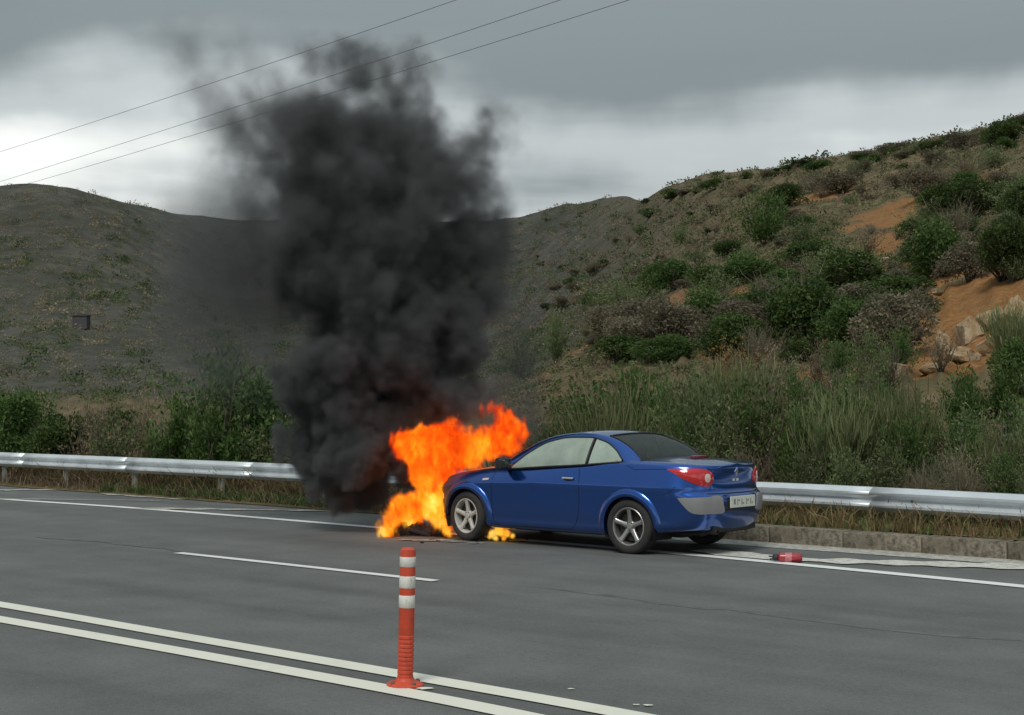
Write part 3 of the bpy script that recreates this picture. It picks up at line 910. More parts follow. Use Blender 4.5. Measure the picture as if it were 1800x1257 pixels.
def plant_px(name, kind, px, py_base, wpx, hpx, label, cat='bush', group=None, zmin=None, var=None, sink=.05):
    p = on_terrain(px, py_base, zmin); k = p.y / F_PX
    p.z -= hpx * k * sink
    return plant(name, kind, p, wpx * k * 1.34, hpx * k * (1.34 if hpx > 60 else 1.12), label, cat, group, var)


# -- the bushes one can tell apart on the right-hand hill
HZ_ = 24
ONE = [('mastic', 1702, 388, 112, 72, 'dark pointed evergreen bush standing alone high on the right hillside', 40),
       ('bright', 1650, 490, 92, 98, 'tall bright green bush above the bare orange earth bank', 34),
       ('greyish', 1704, 496, 82, 72, 'brownish grey rounded bush between two green bushes above the orange bank', 33),
       ('mastic', 1778, 500, 92, 110, 'large green bush at the right picture edge above the orange bank', 32),
       ('mastic', 1798, 395, 70, 70, 'dark bush cut by the right picture edge high on the slope', 40),
       ('bright', 1372, 520, 100, 50, 'flat bright green bush crowning the clump on the mid slope', 40),
       ('mastic', 1425, 625, 125, 128, 'biggest dark green bush in the middle of the evergreen clump', HZ_),
       ('mastic', 1500, 630, 95, 105, 'dark green bush just right of the biggest one in the evergreen clump', HZ_),
       ('greyish', 1585, 630, 120, 118, 'grey-green dome bush at the right end of the evergreen clump', HZ_),
       ('mastic', 1300, 625, 110, 70, 'low dark dome bush at the lower left of the evergreen clump', HZ_),
       ('bright', 1250, 590, 90, 80, 'green bush at the upper left end of the evergreen clump', 30),
       ('mastic', 1345, 590, 95, 75, 'dark bush wedged behind the left half of the evergreen clump', 32),
       ('mastic', 1540, 560, 95, 62, 'dark bush behind the right half of the evergreen clump', 34),
       ('mastic', 1088, 640, 105, 58, 'left one of two low dark bushes below the left orange slope', 26),
       ('mastic', 1172, 635, 100, 52, 'right one of two low dark bushes below the left orange slope', 26),
       ('olive', 976, 640, 48, 82, 'narrow upright dark bush at the foot of the left orange slope', 34),
       ('olive', 1056, 578, 56, 66, 'narrow upright green bush on the edge of the left orange slope', 40),
       ('leafy', 1132, 535, 62, 58, 'loose green bush at the top of the left orange slope', 44),
       ('bright', 1790, 700, 76, 86, 'bright green rounded bush at the right edge below the pale rocks', 22),
       ('olive', 918, 668, 62, 70, 'dark bush just right of the smoke column behind the burning car', 26),
       ('leafy', 1345, 430, 78, 82, 'pale green feathery bush halfway up the right hillside', 50),
       ('mastic', 1755, 262, 62, 56, 'dark bush breaking the skyline near the right picture edge', 70),
       ('greyish', 1480, 340, 70, 46, 'grey bush just below the skyline of the right hill', 70),
       ('greyish', 1690, 268, 60, 40, 'grey bush on the skyline left of the dark one', 70),
       ('rust', 1290, 680, 78, 70, 'rust-coloured dry bush rising out of the green thicket', 22),
       ('twig', 1560, 700, 80, 70, 'bare grey twiggy bush in front of the pale rock slabs', 22),
       ('twig', 1330, 660, 70, 80, 'bare forked grey bush just right of the rust-coloured one', 22)]
for kd, px, py, w_, h_, lb, zm in ONE: plant_px('bush', kd, px, py, w_, h_, lb, zmin=zm)

# -- countless-looking but separate scrub bushes over the hillside
g_r = np.random.default_rng(77)
for i in range(230):
    px = g_r.uniform(905, 1800); sky = np.interp(px, [900, 1000, 1150, 1280, 1400, 1600, 1700, 1800], [390, 370, 352, 318, 298, 268, 246, 220])
    py = sky + (640 - sky) * g_r.uniform(0.0, 1.0)**.85
    if px > 1600 and 500 < py < 660: continue
    p = on_terrain(px, py, 28)
    kd = g_r.choice(['greyish', 'olive', 'dry', 'mastic', 'twig', 'bright'], p=[.24, .22, .18, .20, .08, .08])
    s_ = .7 + 1.7 * g_r.uniform()**2
    lab = {'greyish': 'grey scrub bush', 'olive': 'olive green scrub bush', 'dry': 'dry brown scrub bush', 'mastic': 'dark evergreen bush', 'twig': 'leafless twiggy bush', 'bright': 'bright green bush'}[kd]
    p.z -= .05
    plant('scrub_bush', kd, p, s_ * 1.2, s_ * g_r.uniform(.6, .95), lab, 'bush', 'scattered ' + {'greyish': 'grey', 'olive': 'olive', 'dry': 'dry', 'mastic': 'dark evergreen', 'twig': 'leafless', 'bright': 'bright green'}[kd] + ' bushes of the right hillside')

for i in range(48):
    px = g_r.uniform(1120, 1830); sky = np.interp(px, [1000, 1150, 1280, 1400, 1600, 1700, 1800], [364, 345, 312, 291, 262, 241, 212])
    p = on_terrain(px, sky + g_r.uniform(3, 16), 60); kd = g_r.choice(['mastic', 'greyish', 'olive'], p=[.4, .35, .25]); s_ = g_r.uniform(.7, 1.8); p.z -= .1
    plant('scrub_bush', kd, p, s_ * 1.5, s_ * g_r.uniform(.55, .8), {'greyish': 'grey scrub bush', 'olive': 'olive green scrub bush', 'mastic': 'dark evergreen bush'}[kd], 'bush', 'scattered ' + {'greyish': 'grey', 'olive': 'olive', 'mastic': 'dark evergreen'}[kd] + ' bushes of the right hillside')

# -- thicket behind the right-hand rail
TOPX, TOPY = [880, 930, 1000, 1060, 1130, 1200, 1290, 1380, 1450, 1540, 1620, 1720, 1800, 2300], [670, 650, 668, 665, 655, 668, 662, 655, 662, 672, 715, 728, 728, 715]
T_LAB = {'broom': 'green rush-like bush', 'leafy': 'leafy green bush', 'olive': 'olive green bush', 'dry': 'dry brown bush', 'twig': 'leafless bush'}
k0 = gl[np.argmin(np.abs(guard_c[:, 0] + 0.6) + (guard_c[:, 1] < 5) * 99)]
for row, (dist, hs) in enumerate([(.85, .60), (1.3, .76), (1.9, .92), (2.6, 1.04), (3.4, 1.12), (4.3, 1.14), (5.4, 1.14), (6.6, 1.12), (8.0, 1.1)]):
    sv = k0 + row * .4
    while sv < k0 + 14:
        c = gpt(sv); T = gpt(sv + .1) - c; T /= np.linalg.norm(T); q = c + np.array([-T[1], T[0]]) * (dist + rp.uniform(-.4, .4))
        sv += rp.uniform(.36, .56) * (1 + .04 * row)
        px = 900 + F_PX * q[0] / q[1]
        if px > 2250 or q[1] < 5: continue
        gz = terrain_h(q[0], q[1]); ztop = CAM_H + q[1] * (HORIZON - np.interp(px, TOPX, TOPY)) / F_PX
        hgt = max(.9, (ztop - gz)) * hs * rp.uniform(.78, 1.16)
        left = px < 1090
        kd = rp.choices(['broom', 'leafy', 'olive', 'dry', 'twig'], [.36, .22, .30, .07, .05] if left else [.06, .40, .40, .08, .06])[0]
        if row >= 5 and px > 1560 and rp.random() < .5: continue
        plant('thicket_bush', kd, (q[0], q[1], gz - .05), hgt * rp.uniform(.75, 1.0), hgt, T_LAB[kd], 'bush', 'thicket of ' + {'broom': 'rush-like', 'leafy': 'leafy', 'olive': 'olive green', 'dry': 'dry', 'twig': 'leafless'}[kd] + ' bushes right of the car')

# -- bushes behind the left-hand rail
LEFT = [('bright', 30, 870, 150, 165, 'dense dark green bush at the left picture edge behind the crash barrier'), ('mastic', 105, 868, 120, 140, 'second dark green bush from the left edge behind the crash barrier'),
        ('dry', 170, 868, 120, 170, 'tall dry brown shrub beside the dark green bushes on the left'), ('olive', 215, 868, 120, 140, 'olive green shrub behind the barrier between dry shrubs on the left'),
        ('dry', 262, 870, 110, 175, 'dry brown shrub left of the tall leafy bush behind the barrier'), ('leafy', 320, 875, 140, 185, 'leafy green shrub leaning on the left side of the tall bush'),
        ('leafy', 405, 880, 210, 275, 'tallest leafy green bush behind the barrier left of the smoke'), ('bright', 462, 886, 150, 225, 'dark leafy bush half hidden by the left edge of the smoke')]
for kd, px, py, w_, h_, lb in LEFT:
    a = (px - 900) / F_PX; Y = float(guard_depth(a)) + rp.uniform(1.2, 2.4); k = Y / F_PX; z = terrain_h(a * Y, Y)
    plant('bush', kd, (a * Y, Y, z - .05), w_ * k * 1.05, h_ * k * 1.02, lb)
for i in range(52):
    px = rp.uniform(-330, 690); a = (px - 900) / F_PX; dd_ = rp.uniform(1.0, 6.5); Y = float(guard_depth(a)) + dd_; z = terrain_h(a * Y, Y)
    kd = rp.choices(['olive', 'dry', 'leafy', 'twig', 'mastic'], [.3, .3, .2, .1, .1])[0]
    lb = {'olive': 'olive green', 'dry': 'dry brown', 'leafy': 'leafy green', 'twig': 'leafless', 'mastic': 'dark evergreen'}[kd]
    hgt = rp.uniform(1.0, 2.0)
    plant('verge_bush', kd, (a * Y, Y, z - .05), hgt * rp.uniform(.8, 1.1), hgt, lb + ' bush', 'bush', lb + ' bushes of the left hedge')

# -- uncountable cover: verge weeds, dry grass behind the kerb, low scrub on the hills
def blades_on(n, sampler, hmin, hmax, w, mat, name, label, cat, seed, lean=.5):
    r = np.random.default_rng(seed); P = np.array([sampler(r) for _ in range(n)])
    L = r.uniform(hmin, hmax, n)[:, None]; d = r.normal(size=(n, 3)) * lean * .5 + np.array([0, 0, 1]); d /= np.linalg.norm(d, axis=1)[:, None]
    bend = r.normal(size=(n, 3)) * .25 * L; bend[:, 2] = -abs(bend[:, 2]) * .5
    arr = ribbons(P, P + d * L * .55, P + d * L + bend, w, r, np.clip(r.normal(.5, .28, n), 0, 1))
    o = np_mesh(name, arr[0], arr[1], mat, None, colors=arr[2]); tag(o, label, cat, kind='stuff'); return o


def s_kerb(r):
    sv = r.uniform(0, 22); c = np.array([np.interp(sv, seg, kerb_c[:, k]) for k in (0, 1)]); T = np.array([np.interp(sv + .1, seg, kerb_c[:, k]) for k in (0, 1)]) - c; T /= np.linalg.norm(T)
    q = c + np.array([-T[1], T[0]]) * r.uniform(.26, 2.4)**1.0
    return (q[0], q[1], max(terrain_h(q[0], q[1]), .12) - .02)


def s_left(lo, hi, d0, d1):
    def f(r):
        px = r.uniform(lo, hi); a = (px - 900) / F_PX; Y = float(guard_depth(a)) + r.uniform(d0, d1); return (a * Y, Y, terrain_h(a * Y, Y) - .02)
    return f


blades_on(17000, s_kerb, .10, .36, .020, M['grass_dry'], 'dry_grass', 'dry yellow grass growing behind the stone kerb under the barrier', 'grass', 1)
blades_on(4200, s_kerb, .08, .26, .026, M['leaf_bright'], 'green_weeds', 'green weeds among the dry grass behind the stone kerb', 'weeds', 2, .9)
blades_on(6000, s_left(-200, 700, -.55, 1.6), .08, .45, .014, M['leaf_dry'], 'dry_weeds', 'dry brown weeds under the crash barrier on the left', 'weeds', 3, .9)
blades_on(2200, s_left(-200, 700, -.1, 1.6), .3, .75, .030, M['grass_dry'], 'pale_weeds', 'pale dead weed stalks showing over the left crash barrier', 'weeds', 4, .8)
blades_on(5000, s_left(180, 640, -.5, 1.4), .06, .30, .024, M['leaf_bright'], 'green_ground_cover', 'green ground cover under the left crash barrier', 'weeds', 5, 1.2)

scr = TX * 0
PYg = HORIZON - (TH - CAM_H) / TZ * F_PX
dpy = -(PYg[1:, 1:] - PYg[1:, :-1]); dpx = np.diff(tpx)[:, None]
area = np.clip(dpy, .02, 60) * dpx


def scrub_stuff(n, mask, leaf, per, mat, name, label, seed, tall=.6):
    r = np.random.default_rng(seed); w = (area * mask[1:, 1:]).ravel(); w = w / w.sum(); idx = r.choice(len(w), n, p=w); i = idx // (NROW - 1); j = idx % (NROW - 1)
    f = r.uniform(size=(n, 1)); g_ = r.uniform(size=(n, 1)); Pg = np.stack([TX, TZ, TH], -1)
    c = Pg[i, j] * (1 - f) * (1 - g_) + Pg[i + 1, j] * f * (1 - g_) + Pg[i, j + 1] * (1 - f) * g_ + Pg[i + 1, j + 1] * f * g_
    size = (.25 + 1.0 * r.uniform(size=n)**2.2) * np.clip(c[:, 1] / 70, .5, 2.0)
    C = np.repeat(c, per, 0); S = np.repeat(size, per); m = len(C); d = orient(r, m, .5); d[:, 2] = np.abs(d[:, 2]) * tall
    P = C + d * (S * r.uniform(.3, 1, m))[:, None] * .55
    U = d + r.normal(size=(m, 3)) * .5; U /= np.linalg.norm(U, axis=1)[:, None]
    t = np.clip(np.repeat(r.uniform(.1, .9, n), per) + r.normal(0, .15, m), 0, 1)
    arr = leaf_quads(P, U, leaf * S, leaf * .6 * S, r, t)
    tag(np_mesh(name, arr[0], arr[1], mat, None, colors=arr[2]), label, 'scrub', kind='stuff')


near = ((TZ > 26) & (tpx[:, None] > 880) & (tpx[:, None] < 2100) & (soil < .42)).astype(float)
fr_ = ((TZ > 44) & (tpx[:, None] > -250) & (tpx[:, None] < 1050)).astype(float)
scrub_stuff(2210, near, .15, 34, M['leaf_grey'], 'grey_scrub', 'low grey scrub covering the right hillside', 31)
scrub_stuff(2295, near, .15, 34, M['leaf_olive'], 'olive_scrub', 'low olive scrub covering the right hillside', 32)
scrub_stuff(1955, near, .15, 34, M['leaf_dry'], 'dry_scrub', 'low dry brown scrub covering the right hillside', 33)
scrub_stuff(1190, near, .15, 34, M['leaf_mastic'], 'dark_scrub', 'low dark green scrub covering the right hillside', 34)
scrub_stuff(3780, fr_, .13, 26, M['leaf_grey'], 'far_grey_scrub', 'grey scrub covering the far hills on the left', 35)
scrub_stuff(1440, fr_, .13, 26, M['leaf_olive'], 'far_olive_scrub', 'olive scrub covering the far hills on the left', 36)


scrub_stuff(1500, fr_ * (lat_noise((NCOL, NROW), (60, 40), np.random.default_rng(8)) > .52), .14, 40, M['leaf_mastic'], 'far_dark_scrub', 'dark evergreen scrub in patches on the far hills on the left', 37, .8)
scrub_stuff(1300, fr_ * (TZ > 120), .14, 36, M['leaf_dry'], 'far_dry_scrub', 'dry brown scrub on the far hills on the left', 38, .8)


# ------------------------------------------------------------------ rocks on the hill
def rock_mesh(seed, flat=.7):
    r = np.random.default_rng(seed); bm = bmesh.new(); bmesh.ops.create_icosphere(bm, subdivisions=3, radius=.5)
    pl = [(Vector(orient(r, 1)[0]), r.uniform(.24, .40)) for _ in range(13)]
    for v in bm.verts:
        for n_, d_ in pl:
            k = v.co.dot(n_)
            if k > d_: v.co -= n_ * (k - d_)
        v.co *= 1 + r.normal() * .022 + .05 * math.sin(v.co.x * 17 + seed) * math.sin(v.co.z * 13 + v.co.y * 9); v.co.z *= flat
    me = bpy.data.meshes.new('rock'); bm.to_mesh(me); bm.free(); me.materials.append(M['rock']); return me


RM = [rock_mesh(200 + i, .6 + .1 * (i % 4)) for i in range(7)]
ri = random.Random(3)


def rock(px, py, wpx, hpx, label, group=None, zmin=24):
    p = on_terrain(px, py + hpx * .4, zmin); k = p.y / F_PX; o = link(bpy.data.objects.new('rock', RM[ri.randrange(7)]))
    o.location = (p.x, p.y, p.z + hpx * k * .24); o.scale = (wpx * k * 1.65, wpx * k * 1.35, hpx * k * 2.3); o.rotation_euler = (ri.uniform(-.3, .3), ri.uniform(-.3, .3), ri.uniform(0, 6.28))
    tag(o, label, 'rock', group); return o


for px, py, w_, h_, lb in [(1742, 560, 42, 42, 'pale blocky boulder upright in the orange bank near the right edge'), (1790, 555, 34, 44, 'pale boulder cut by the right picture edge in the orange bank'),
                           (1706, 585, 48, 44, 'tan boulder left of the upright pale one in the orange bank'), (1762, 595, 58, 44, 'wide tan rock slab below the pale boulders'), (1690, 620, 60, 30, 'pale sloping slab at the foot of the tan boulder'),
                           (1660, 600, 22, 52, 'thin upright rock at the left end of the orange bank'), (1572, 652, 34, 50, 'yellowish upright rock right of the evergreen clump foot'), (1636, 650, 40, 24, 'flat tan rock below the thin upright one'), (1798, 610, 44, 40, 'tan rock below the boulder at the right edge'),
                           (1652, 516, 26, 12, 'small white rock at the top left of the orange bank'), (1098, 540, 34, 16, 'white flat rock at the top of the left orange slope')]:
    rock(px, py, w_, h_, lb)
for i in range(46):
    z = ri.random()
    if z < .45: px, py = ri.uniform(1010, 1270), 0; py = np.interp(px, [1010, 1270], [612, 515]) + ri.uniform(-14, 26)
    elif z < .85: px, py = ri.uniform(1545, 1680), 0; py = np.interp(px, [1545, 1680], [450, 345]) + ri.uniform(-22, 50)
    else: px, py = ri.uniform(1330, 1640), ri.uniform(430, 520)
    s_ = ri.uniform(7, 20)
    lb = 'small pale stone lying on the left orange slope' if z < .45 else ('small pale stone lying on the upper orange patch of the hill' if z < .85 else 'small pale stone lying in the mid-slope scrub')
    rock(px, py, s_, s_ * ri.uniform(.45, .75), lb, 'small pale stones ' + ('on the left orange slope' if z < .45 else 'on the upper orange patch' if z < .85 else 'in the mid-slope scrub'), 30)

# ------------------------------------------------------------------ far things
p = on_terrain(143, 578, 80); k = p.y / F_PX
shed = empty('shed', p); tag(shed, 'small dark box-like shed low on the far left hillside', 'shed')
bm = bmesh.new(); bm_box(bm, (0, 0, 11 * k), (25 * k, 22 * k, 24 * k)); bm_obj('wall', bm, M['shed'], shed, smooth=False)
bm = bmesh.new(); bm_box(bm, (0, 0, 23.5 * k), (28 * k, 25 * k, 2 * k), Matrix.Rotation(R(4), 3, 'X')); bm_obj('roof', bm, M['shed'], shed, smooth=False)
for nm, (a, b), hh, lb in (('power_line', ((-260, 345), (1000, -62)), 28.0, 'topmost overhead wire crossing the sky and the smoke'), ('power_line', ((-260, 396), (1200, -65)), 26.5, 'middle overhead wire crossing the sky'), ('power_line', ((-200, 392), (1350, -70)), 26.0, 'lowest overhead wire, ending nearest the right hill')):
    ends = []
    for px, py in (a, b):
        d = ray(px, py); Y = (hh - CAM_H) / (d[2] / d[1]); ends.append(np.array([d[0] / d[1] * Y, Y, hh]))
    A, B = ends; ext = (B - A); A = A - ext * .25; B = B + ext * .1; t = np.linspace(0, 1, 41)[:, None]; pts = A + (B - A) * t
    pts[:, 2] += 0.8 * (2 * t[:, 0] - 1)**2 - .35
    V, Fq = tube([Vector(q) for q in pts], .017, 6); tag(mesh_obj(nm, V, Fq, M['wire']), lb, 'wire', 'overhead wires')


# ------------------------------------------------------------------ tell look-alike plants and stones apart by their place
def ordinal(n):
    return f"{n}{'th' if 10 <= n % 100 <= 20 else {1: 'st', 2: 'nd', 3: 'rd'}.get(n % 10, 'th')}"


def relabel(name, fmt, zones):
    """fmt uses {what}, {zone}, {nth}; numbered from the left within each kind and zone"""
    obs = [o for o in COL.objects if o.get('group') and o.name.split('.')[0] == name]; buckets = {}
    for o in obs:
        x, y, z = o.location; px = 900 + F_PX * x / y; py = HORIZON - (z + .3 - CAM_H) / y * F_PX
        buckets.setdefault((o['label'].split('|')[0], zones(px, py, y)), []).append((px, o))
    for (what, zone), lst in buckets.items():
        for i, (_, o) in enumerate(sorted(lst, key=lambda t: t[0])):
            o['label'] = fmt.format(what=what, zone=zone, nth=ordinal(i + 1))


relabel('scrub_bush', '{what} {zone} right hillside, {nth} such from the left', lambda px, py, y: 'high on the' if y > 95 else 'midway up the' if y > 52 else 'low on the')
relabel('thicket_bush', '{what} in the {zone} of the roadside thicket, {nth} such from the left', lambda px, py, y: 'front' if y < float(guard_depth((px - 900) / F_PX)) + 2.6 else 'middle' if y < float(guard_depth((px - 900) / F_PX)) + 5.6 else 'back')
relabel('verge_bush', '{what} in the {zone} of the left hedge, {nth} such from the left', lambda px, py, y: 'front' if y < float(guard_depth((px - 900) / F_PX)) + 3.5 else 'back')
relabel('rock', '{what}, {nth} from the left', lambda px, py, y: '')
# ------------------------------------------------------------------ the burning car (local frame: x forward from the rear axle, y to its left, z up)
CAR_O, CAR_YAW = Vector((1.897, 16.77, 0)), R(139.5)
car = empty('car', CAR_O, CAR_YAW)
tag(car, 'blue two-door hardtop convertible standing on the road shoulder with its front end on fire', 'car')

XT, XN = -0.945, 3.33
th = np.linspace(0, 1, 48)**1.35
xs = np.concatenate([XT + 0.70 * (1 - np.cos(th * math.pi / 2)), np.linspace(XT + 0.70, 2.66, 120)[1:-1], 3.33 - (XN - 2.66) * (1 - np.sin(th * math.pi / 2))])
Z_B = pchip([-.95, -.80, -.45, .3, 2.1, 2.7, 3.35], [.292, .285, .26, .185, .175, .20, .26], xs)
Z_S = pchip([-.95, -.6, -.2, .15, .77, 1.82, 2.1, 2.52, 2.92, 3.2, 3.35], [1.005, 1.030, 1.045, 1.045, .995, .925, .915, .870, .790, .69, .60], xs)
Z_C = pchip([-.95, -.6, -.2, .15, .77, 1.82, 2.1, 2.52, 2.92, 3.2, 3.35], [1.040, 1.085, 1.105, 1.11, 1.05, .99, .985, .945, .865, .75, .62], xs)
W_M = 0.884
tl = np.clip((XT + 0.70 - xs) / 0.70, 0, 1); fr = np.clip((xs - 2.66) / (XN - 2.66), 0, 1)
WID = W_M * (1 - tl**3.4)**(1 / 3.0) * (1 - fr**2.6)**(1 / 2.4)
WID *= 1 - 0.035 * sstep(-.1, -.7, xs)
WID = np.maximum(WID, 0.004)
NS = 81


def section(w, zb, zs, zc):
    zr = 0.79
    zr = min(zr, zb + (zs - zb) * .80); zm = zb + (zr - zb) * .62; zl = zb + (zr - zb) * .82
    P = [(0, zb), (.60 * w, zb), (.88 * w, zb + .008), (.955 * w, zb + .05), (.966 * w, zb + .15), (.981 * w, zm), (.992 * w, zl), (1.0 * w, zr - .012), (.992 * w, zr + .012), (.944 * w, zr + (zs - zr) * .58), (.908 * w, zs - .018),
         (.886 * w, zs - .002), (.84 * w, zs + .012 + .12 * (zc - zs)), (.66 * w, zs + .50 * (zc - zs)), (.36 * w, zs + .86 * (zc - zs)), (0, zc)]
    P = np.array(P); m = len(P); d = np.r_[0, np.cumsum(np.linalg.norm(np.diff(P, axis=0), axis=1) + 1e-6)]
    T = np.zeros_like(P); T[1:-1] = (P[2:] - P[:-2]) / (d[2:] - d[:-2])[:, None]; T[0] = (P[1] - P[0]) / (d[1] - d[0]); T[-1] = (P[-1] - P[-2]) / (d[-1] - d[-2])
    q = np.linspace(0, m - 1, NS); i = np.minimum(q.astype(int), m - 2); u = (q - i)[:, None]; L = (d[i + 1] - d[i])[:, None]      # equal steps per control interval keep the rows aligned
    return (2 * u**3 - 3 * u**2 + 1) * P[i] + (u**3 - 2 * u**2 + u) * L * T[i] + (-2 * u**3 + 3 * u**2) * P[i + 1] + (u**3 - u**2) * L * T[i + 1]


def tail_warp(x, z):
    t = sstep(-.45, -.90, x)
    prof_x = pchip([.20, .26, .34, .44, .62, .680, .705, .73, .82, .93, 1.0, 1.08], [.09, .055, .012, -.030, -.042, -.038, -.004, .030, .038, .028, .014, .012], z)
    return t * prof_x


rows = []
for i, x in enumerate(xs):
    S_ = section(WID[i], Z_B[i], Z_S[i], Z_C[i])
    rows.append(np.stack([x + tail_warp(x, S_[:, 1]), S_[:, 0], S_[:, 1]], 1))
G = np.array(rows)                                   # stations x section points, left half
G[0, :, 1] = 0; G[-1, :, 1] = 0                      # close the shell on the centre line
WHEELS = [(0.0, 1), (0.0, -1), (2.522, 1), (2.522, -1)]
ARCH_R = 0.352
# open the wheel arches: drop what lies inside the circle, snap the rim of the hole onto it
side = (np.arange(NS)[None, :] > 6) & (G[:, :, 1] > .35)
inside = np.zeros(G.shape[:2], bool); Gs = G.copy()
for ax in (0.0, 2.522):
    dx = G[:, :, 0] - ax; dz = G[:, :, 2] - .318; r = np.hypot(dx, dz)
    m = (r < ARCH_R) & (np.abs(G[:, :, 0] - ax) < .5)
    inside |= m
    k = np.where(m, ARCH_R / np.maximum(r, .02), 1.0)
    Gs[:, :, 0] = np.where(m, ax + dx * k, Gs[:, :, 0]); Gs[:, :, 2] = np.where(m, .318 + dz * k, Gs[:, :, 2])


def shell_faces(drop):
    Fc = []
    for i in range(len(xs) - 1):
        for j in range(NS - 1):
            q = ((i, j), (i + 1, j), (i + 1, j + 1), (i, j + 1))
            if all(inside[a] for a in q): continue
            if drop(np.mean([G[a] for a in q], axis=0)): continue
            Fc.append(tuple(a * NS + b for a, b in q))
    return Fc


def cabin_hole(c): return .10 < c[0] < 1.98 and abs(c[1]) < .70 and c[2] > .80
def burnt_front(c): return c[0] > 2.96 + .03 * math.sin(c[2] * 31) + .02 * math.sin(c[1] * 23)


Fc = shell_faces(lambda c: cabin_hole(c) or burnt_front(c))
nl = len(xs) * NS
Vl = Gs.reshape(-1, 3); Vr = Vl * np.array([1, -1, 1])
body = mesh_obj('body', np.vstack([Vl, Vr]), [f[::-1] for f in Fc] + [tuple(v + nl for v in f) for f in Fc], M['paint'], car, sharp=38)
bm = bmesh.new(); bm.from_mesh(body.data); bmesh.ops.remove_doubles(bm, verts=bm.verts, dist=0.0006)
bmesh.ops.delete(bm, geom=[v for v in bm.verts if not v.link_faces], context='VERTS')
for _ in range(4): bmesh.ops.smooth_vert(bm, verts=[v for v in bm.verts if v.co.x < -.50 and not v.is_boundary], factor=.5, use_axis_x=True, use_axis_y=True, use_axis_z=True)
bmesh.ops.recalc_face_normals(bm, faces=bm.faces); bm.to_mesh(body.data)
# full closed skin used to lay lamps, gaps and trim onto the body
Ff = []
for i in range(len(xs) - 1):
    for j in range(NS - 1): Ff.append((i * NS + j, (i + 1) * NS + j, (i + 1) * NS + j + 1, i * NS + j + 1))
SKIN = BVHTree.FromPolygons([Vector(v) for v in np.vstack([G.reshape(-1, 3), G.reshape(-1, 3) * np.array([1, -1, 1])])], Ff + [tuple(v + nl for v in f) for f in Ff])
bm.free()
DIRS = {'side': (Vector((0, -1, 0)), Vector((1, 0, 0))), 'rear': (Vector((1, 0, 0)), Vector((0, 1, 0))), 'corner': (Vector((.7071, -.7071, 0)), Vector((.7071, .7071, 0)))}


def skin_pt(u, z, view, off=0.0):
    d, ua = DIRS[view]
    o = ua * u + Vector((0, 0, z)) - d * 4
    hit, nrm, _, _ = SKIN.ray_cast(o, d)
    if hit is None: hit = ua * u + Vector((0, 0, z)) - d * .3; nrm = -d
    if nrm.dot(d) > 0: nrm = -nrm
    return hit + nrm * off


def top_pt(x, y, off=0.0):
    hit, nrm, _, _ = SKIN.ray_cast(Vector((x, y, 3)), Vector((0, 0, -1)))
    return hit + Vector((0, 0, off))


def smooth_poly(P, n): return [tuple(p) for p in catmull(list(P) + [P[0]], n)[:-1]]


def patch(name, poly, view, mat, parent, off=0.006, depth=0.012, step=0.03, mirror=False, dome=0.0):
    """a raised piece of given outline (u,z) lying on the body skin"""
    P = [Vector(p) for p in poly]; n = len(P)
    xsn = [p.x for p in P]; zsn = [p.y for p in P]; pts = list(P)

    def inside_p(x, y):
        c = False
        for i in range(n):
            a, b = P[i], P[i - 1]
            if (a.y > y) != (b.y > y) and x < (b.x - a.x) * (y - a.y) / (b.y - a.y) + a.x: c = not c
        return c

    def edge_d(x, y):
        q = Vector((x, y)); best = 9
        for i in range(n):
            a, b = P[i], P[i - 1]; ab = b - a; t = max(0, min(1, (q - a).dot(ab) / max(ab.length_squared, 1e-9))); best = min(best, (q - a - ab * t).length)
        return best
    x = min(xsn) + step / 2
    while x < max(xsn):
        z = min(zsn) + step / 2
        while z < max(zsn):
            if inside_p(x, z) and edge_d(x, z) > step * .35: pts.append(Vector((x, z)))
            z += step
        x += step
    v2, _, f2, ov, _, _ = delaunay_2d_cdt(pts, [], [list(range(n))], 1, 1e-5)
    V = []; edge = []
    for q in v2:
        e_ = edge_d(q.x, q.y); edge.append(e_)
        V.append(skin_pt(q.x, q.y, view, off + dome * float(sstep(0, .05, e_))))
    nv = len(V); Fc = [tuple(f) for f in f2]
    cnt = {}
    for f in Fc:
        for a, b in zip(f, f[1:] + f[:1]): cnt[(a, b)] = cnt.get((a, b), 0) + 1
    rim = [(a, b) for (a, b) in cnt if (b, a) not in cnt]
    d, ua = DIRS[view]
    idx = {}
    for a, b in rim:
        for v in (a, b):
            if v not in idx: idx[v] = len(V); V.append(V[v] + d * depth)
    for a, b in rim: Fc.append((b, a, idx[a], idx[b]))
    if mirror: V = [Vector((v.x, -v.y, v.z)) for v in V]
    o = mesh_obj(name, V, Fc, mat, parent, sharp=40)
    b_ = bmesh.new(); b_.from_mesh(o.data); bmesh.ops.recalc_face_normals(b_, faces=b_.faces); b_.to_mesh(o.data); b_.free()
    return o


def gap(poly, view, w=0.007, n=30, mirror=False, parent=None, mat=None, off=0.0015, name='panel_gap'):
    """thin shut line laid on the skin"""
    c = catmull(poly, n); T = np.gradient(c, axis=0); T /= np.linalg.norm(T, axis=1)[:, None]; N = np.stack([-T[:, 1], T[:, 0]], 1)
    V = [skin_pt(*(p - q * w / 2), view, off) for p, q in zip(c, N)] + [skin_pt(*(p + q * w / 2), view, off) for p, q in zip(c, N)]
    if mirror: V = [Vector((v.x, -v.y, v.z)) for v in V]
    return mesh_obj(name, V, [(i, i + 1, n + i + 1, n + i) for i in range(n - 1)], mat or M['gap'], parent or car, smooth=False)


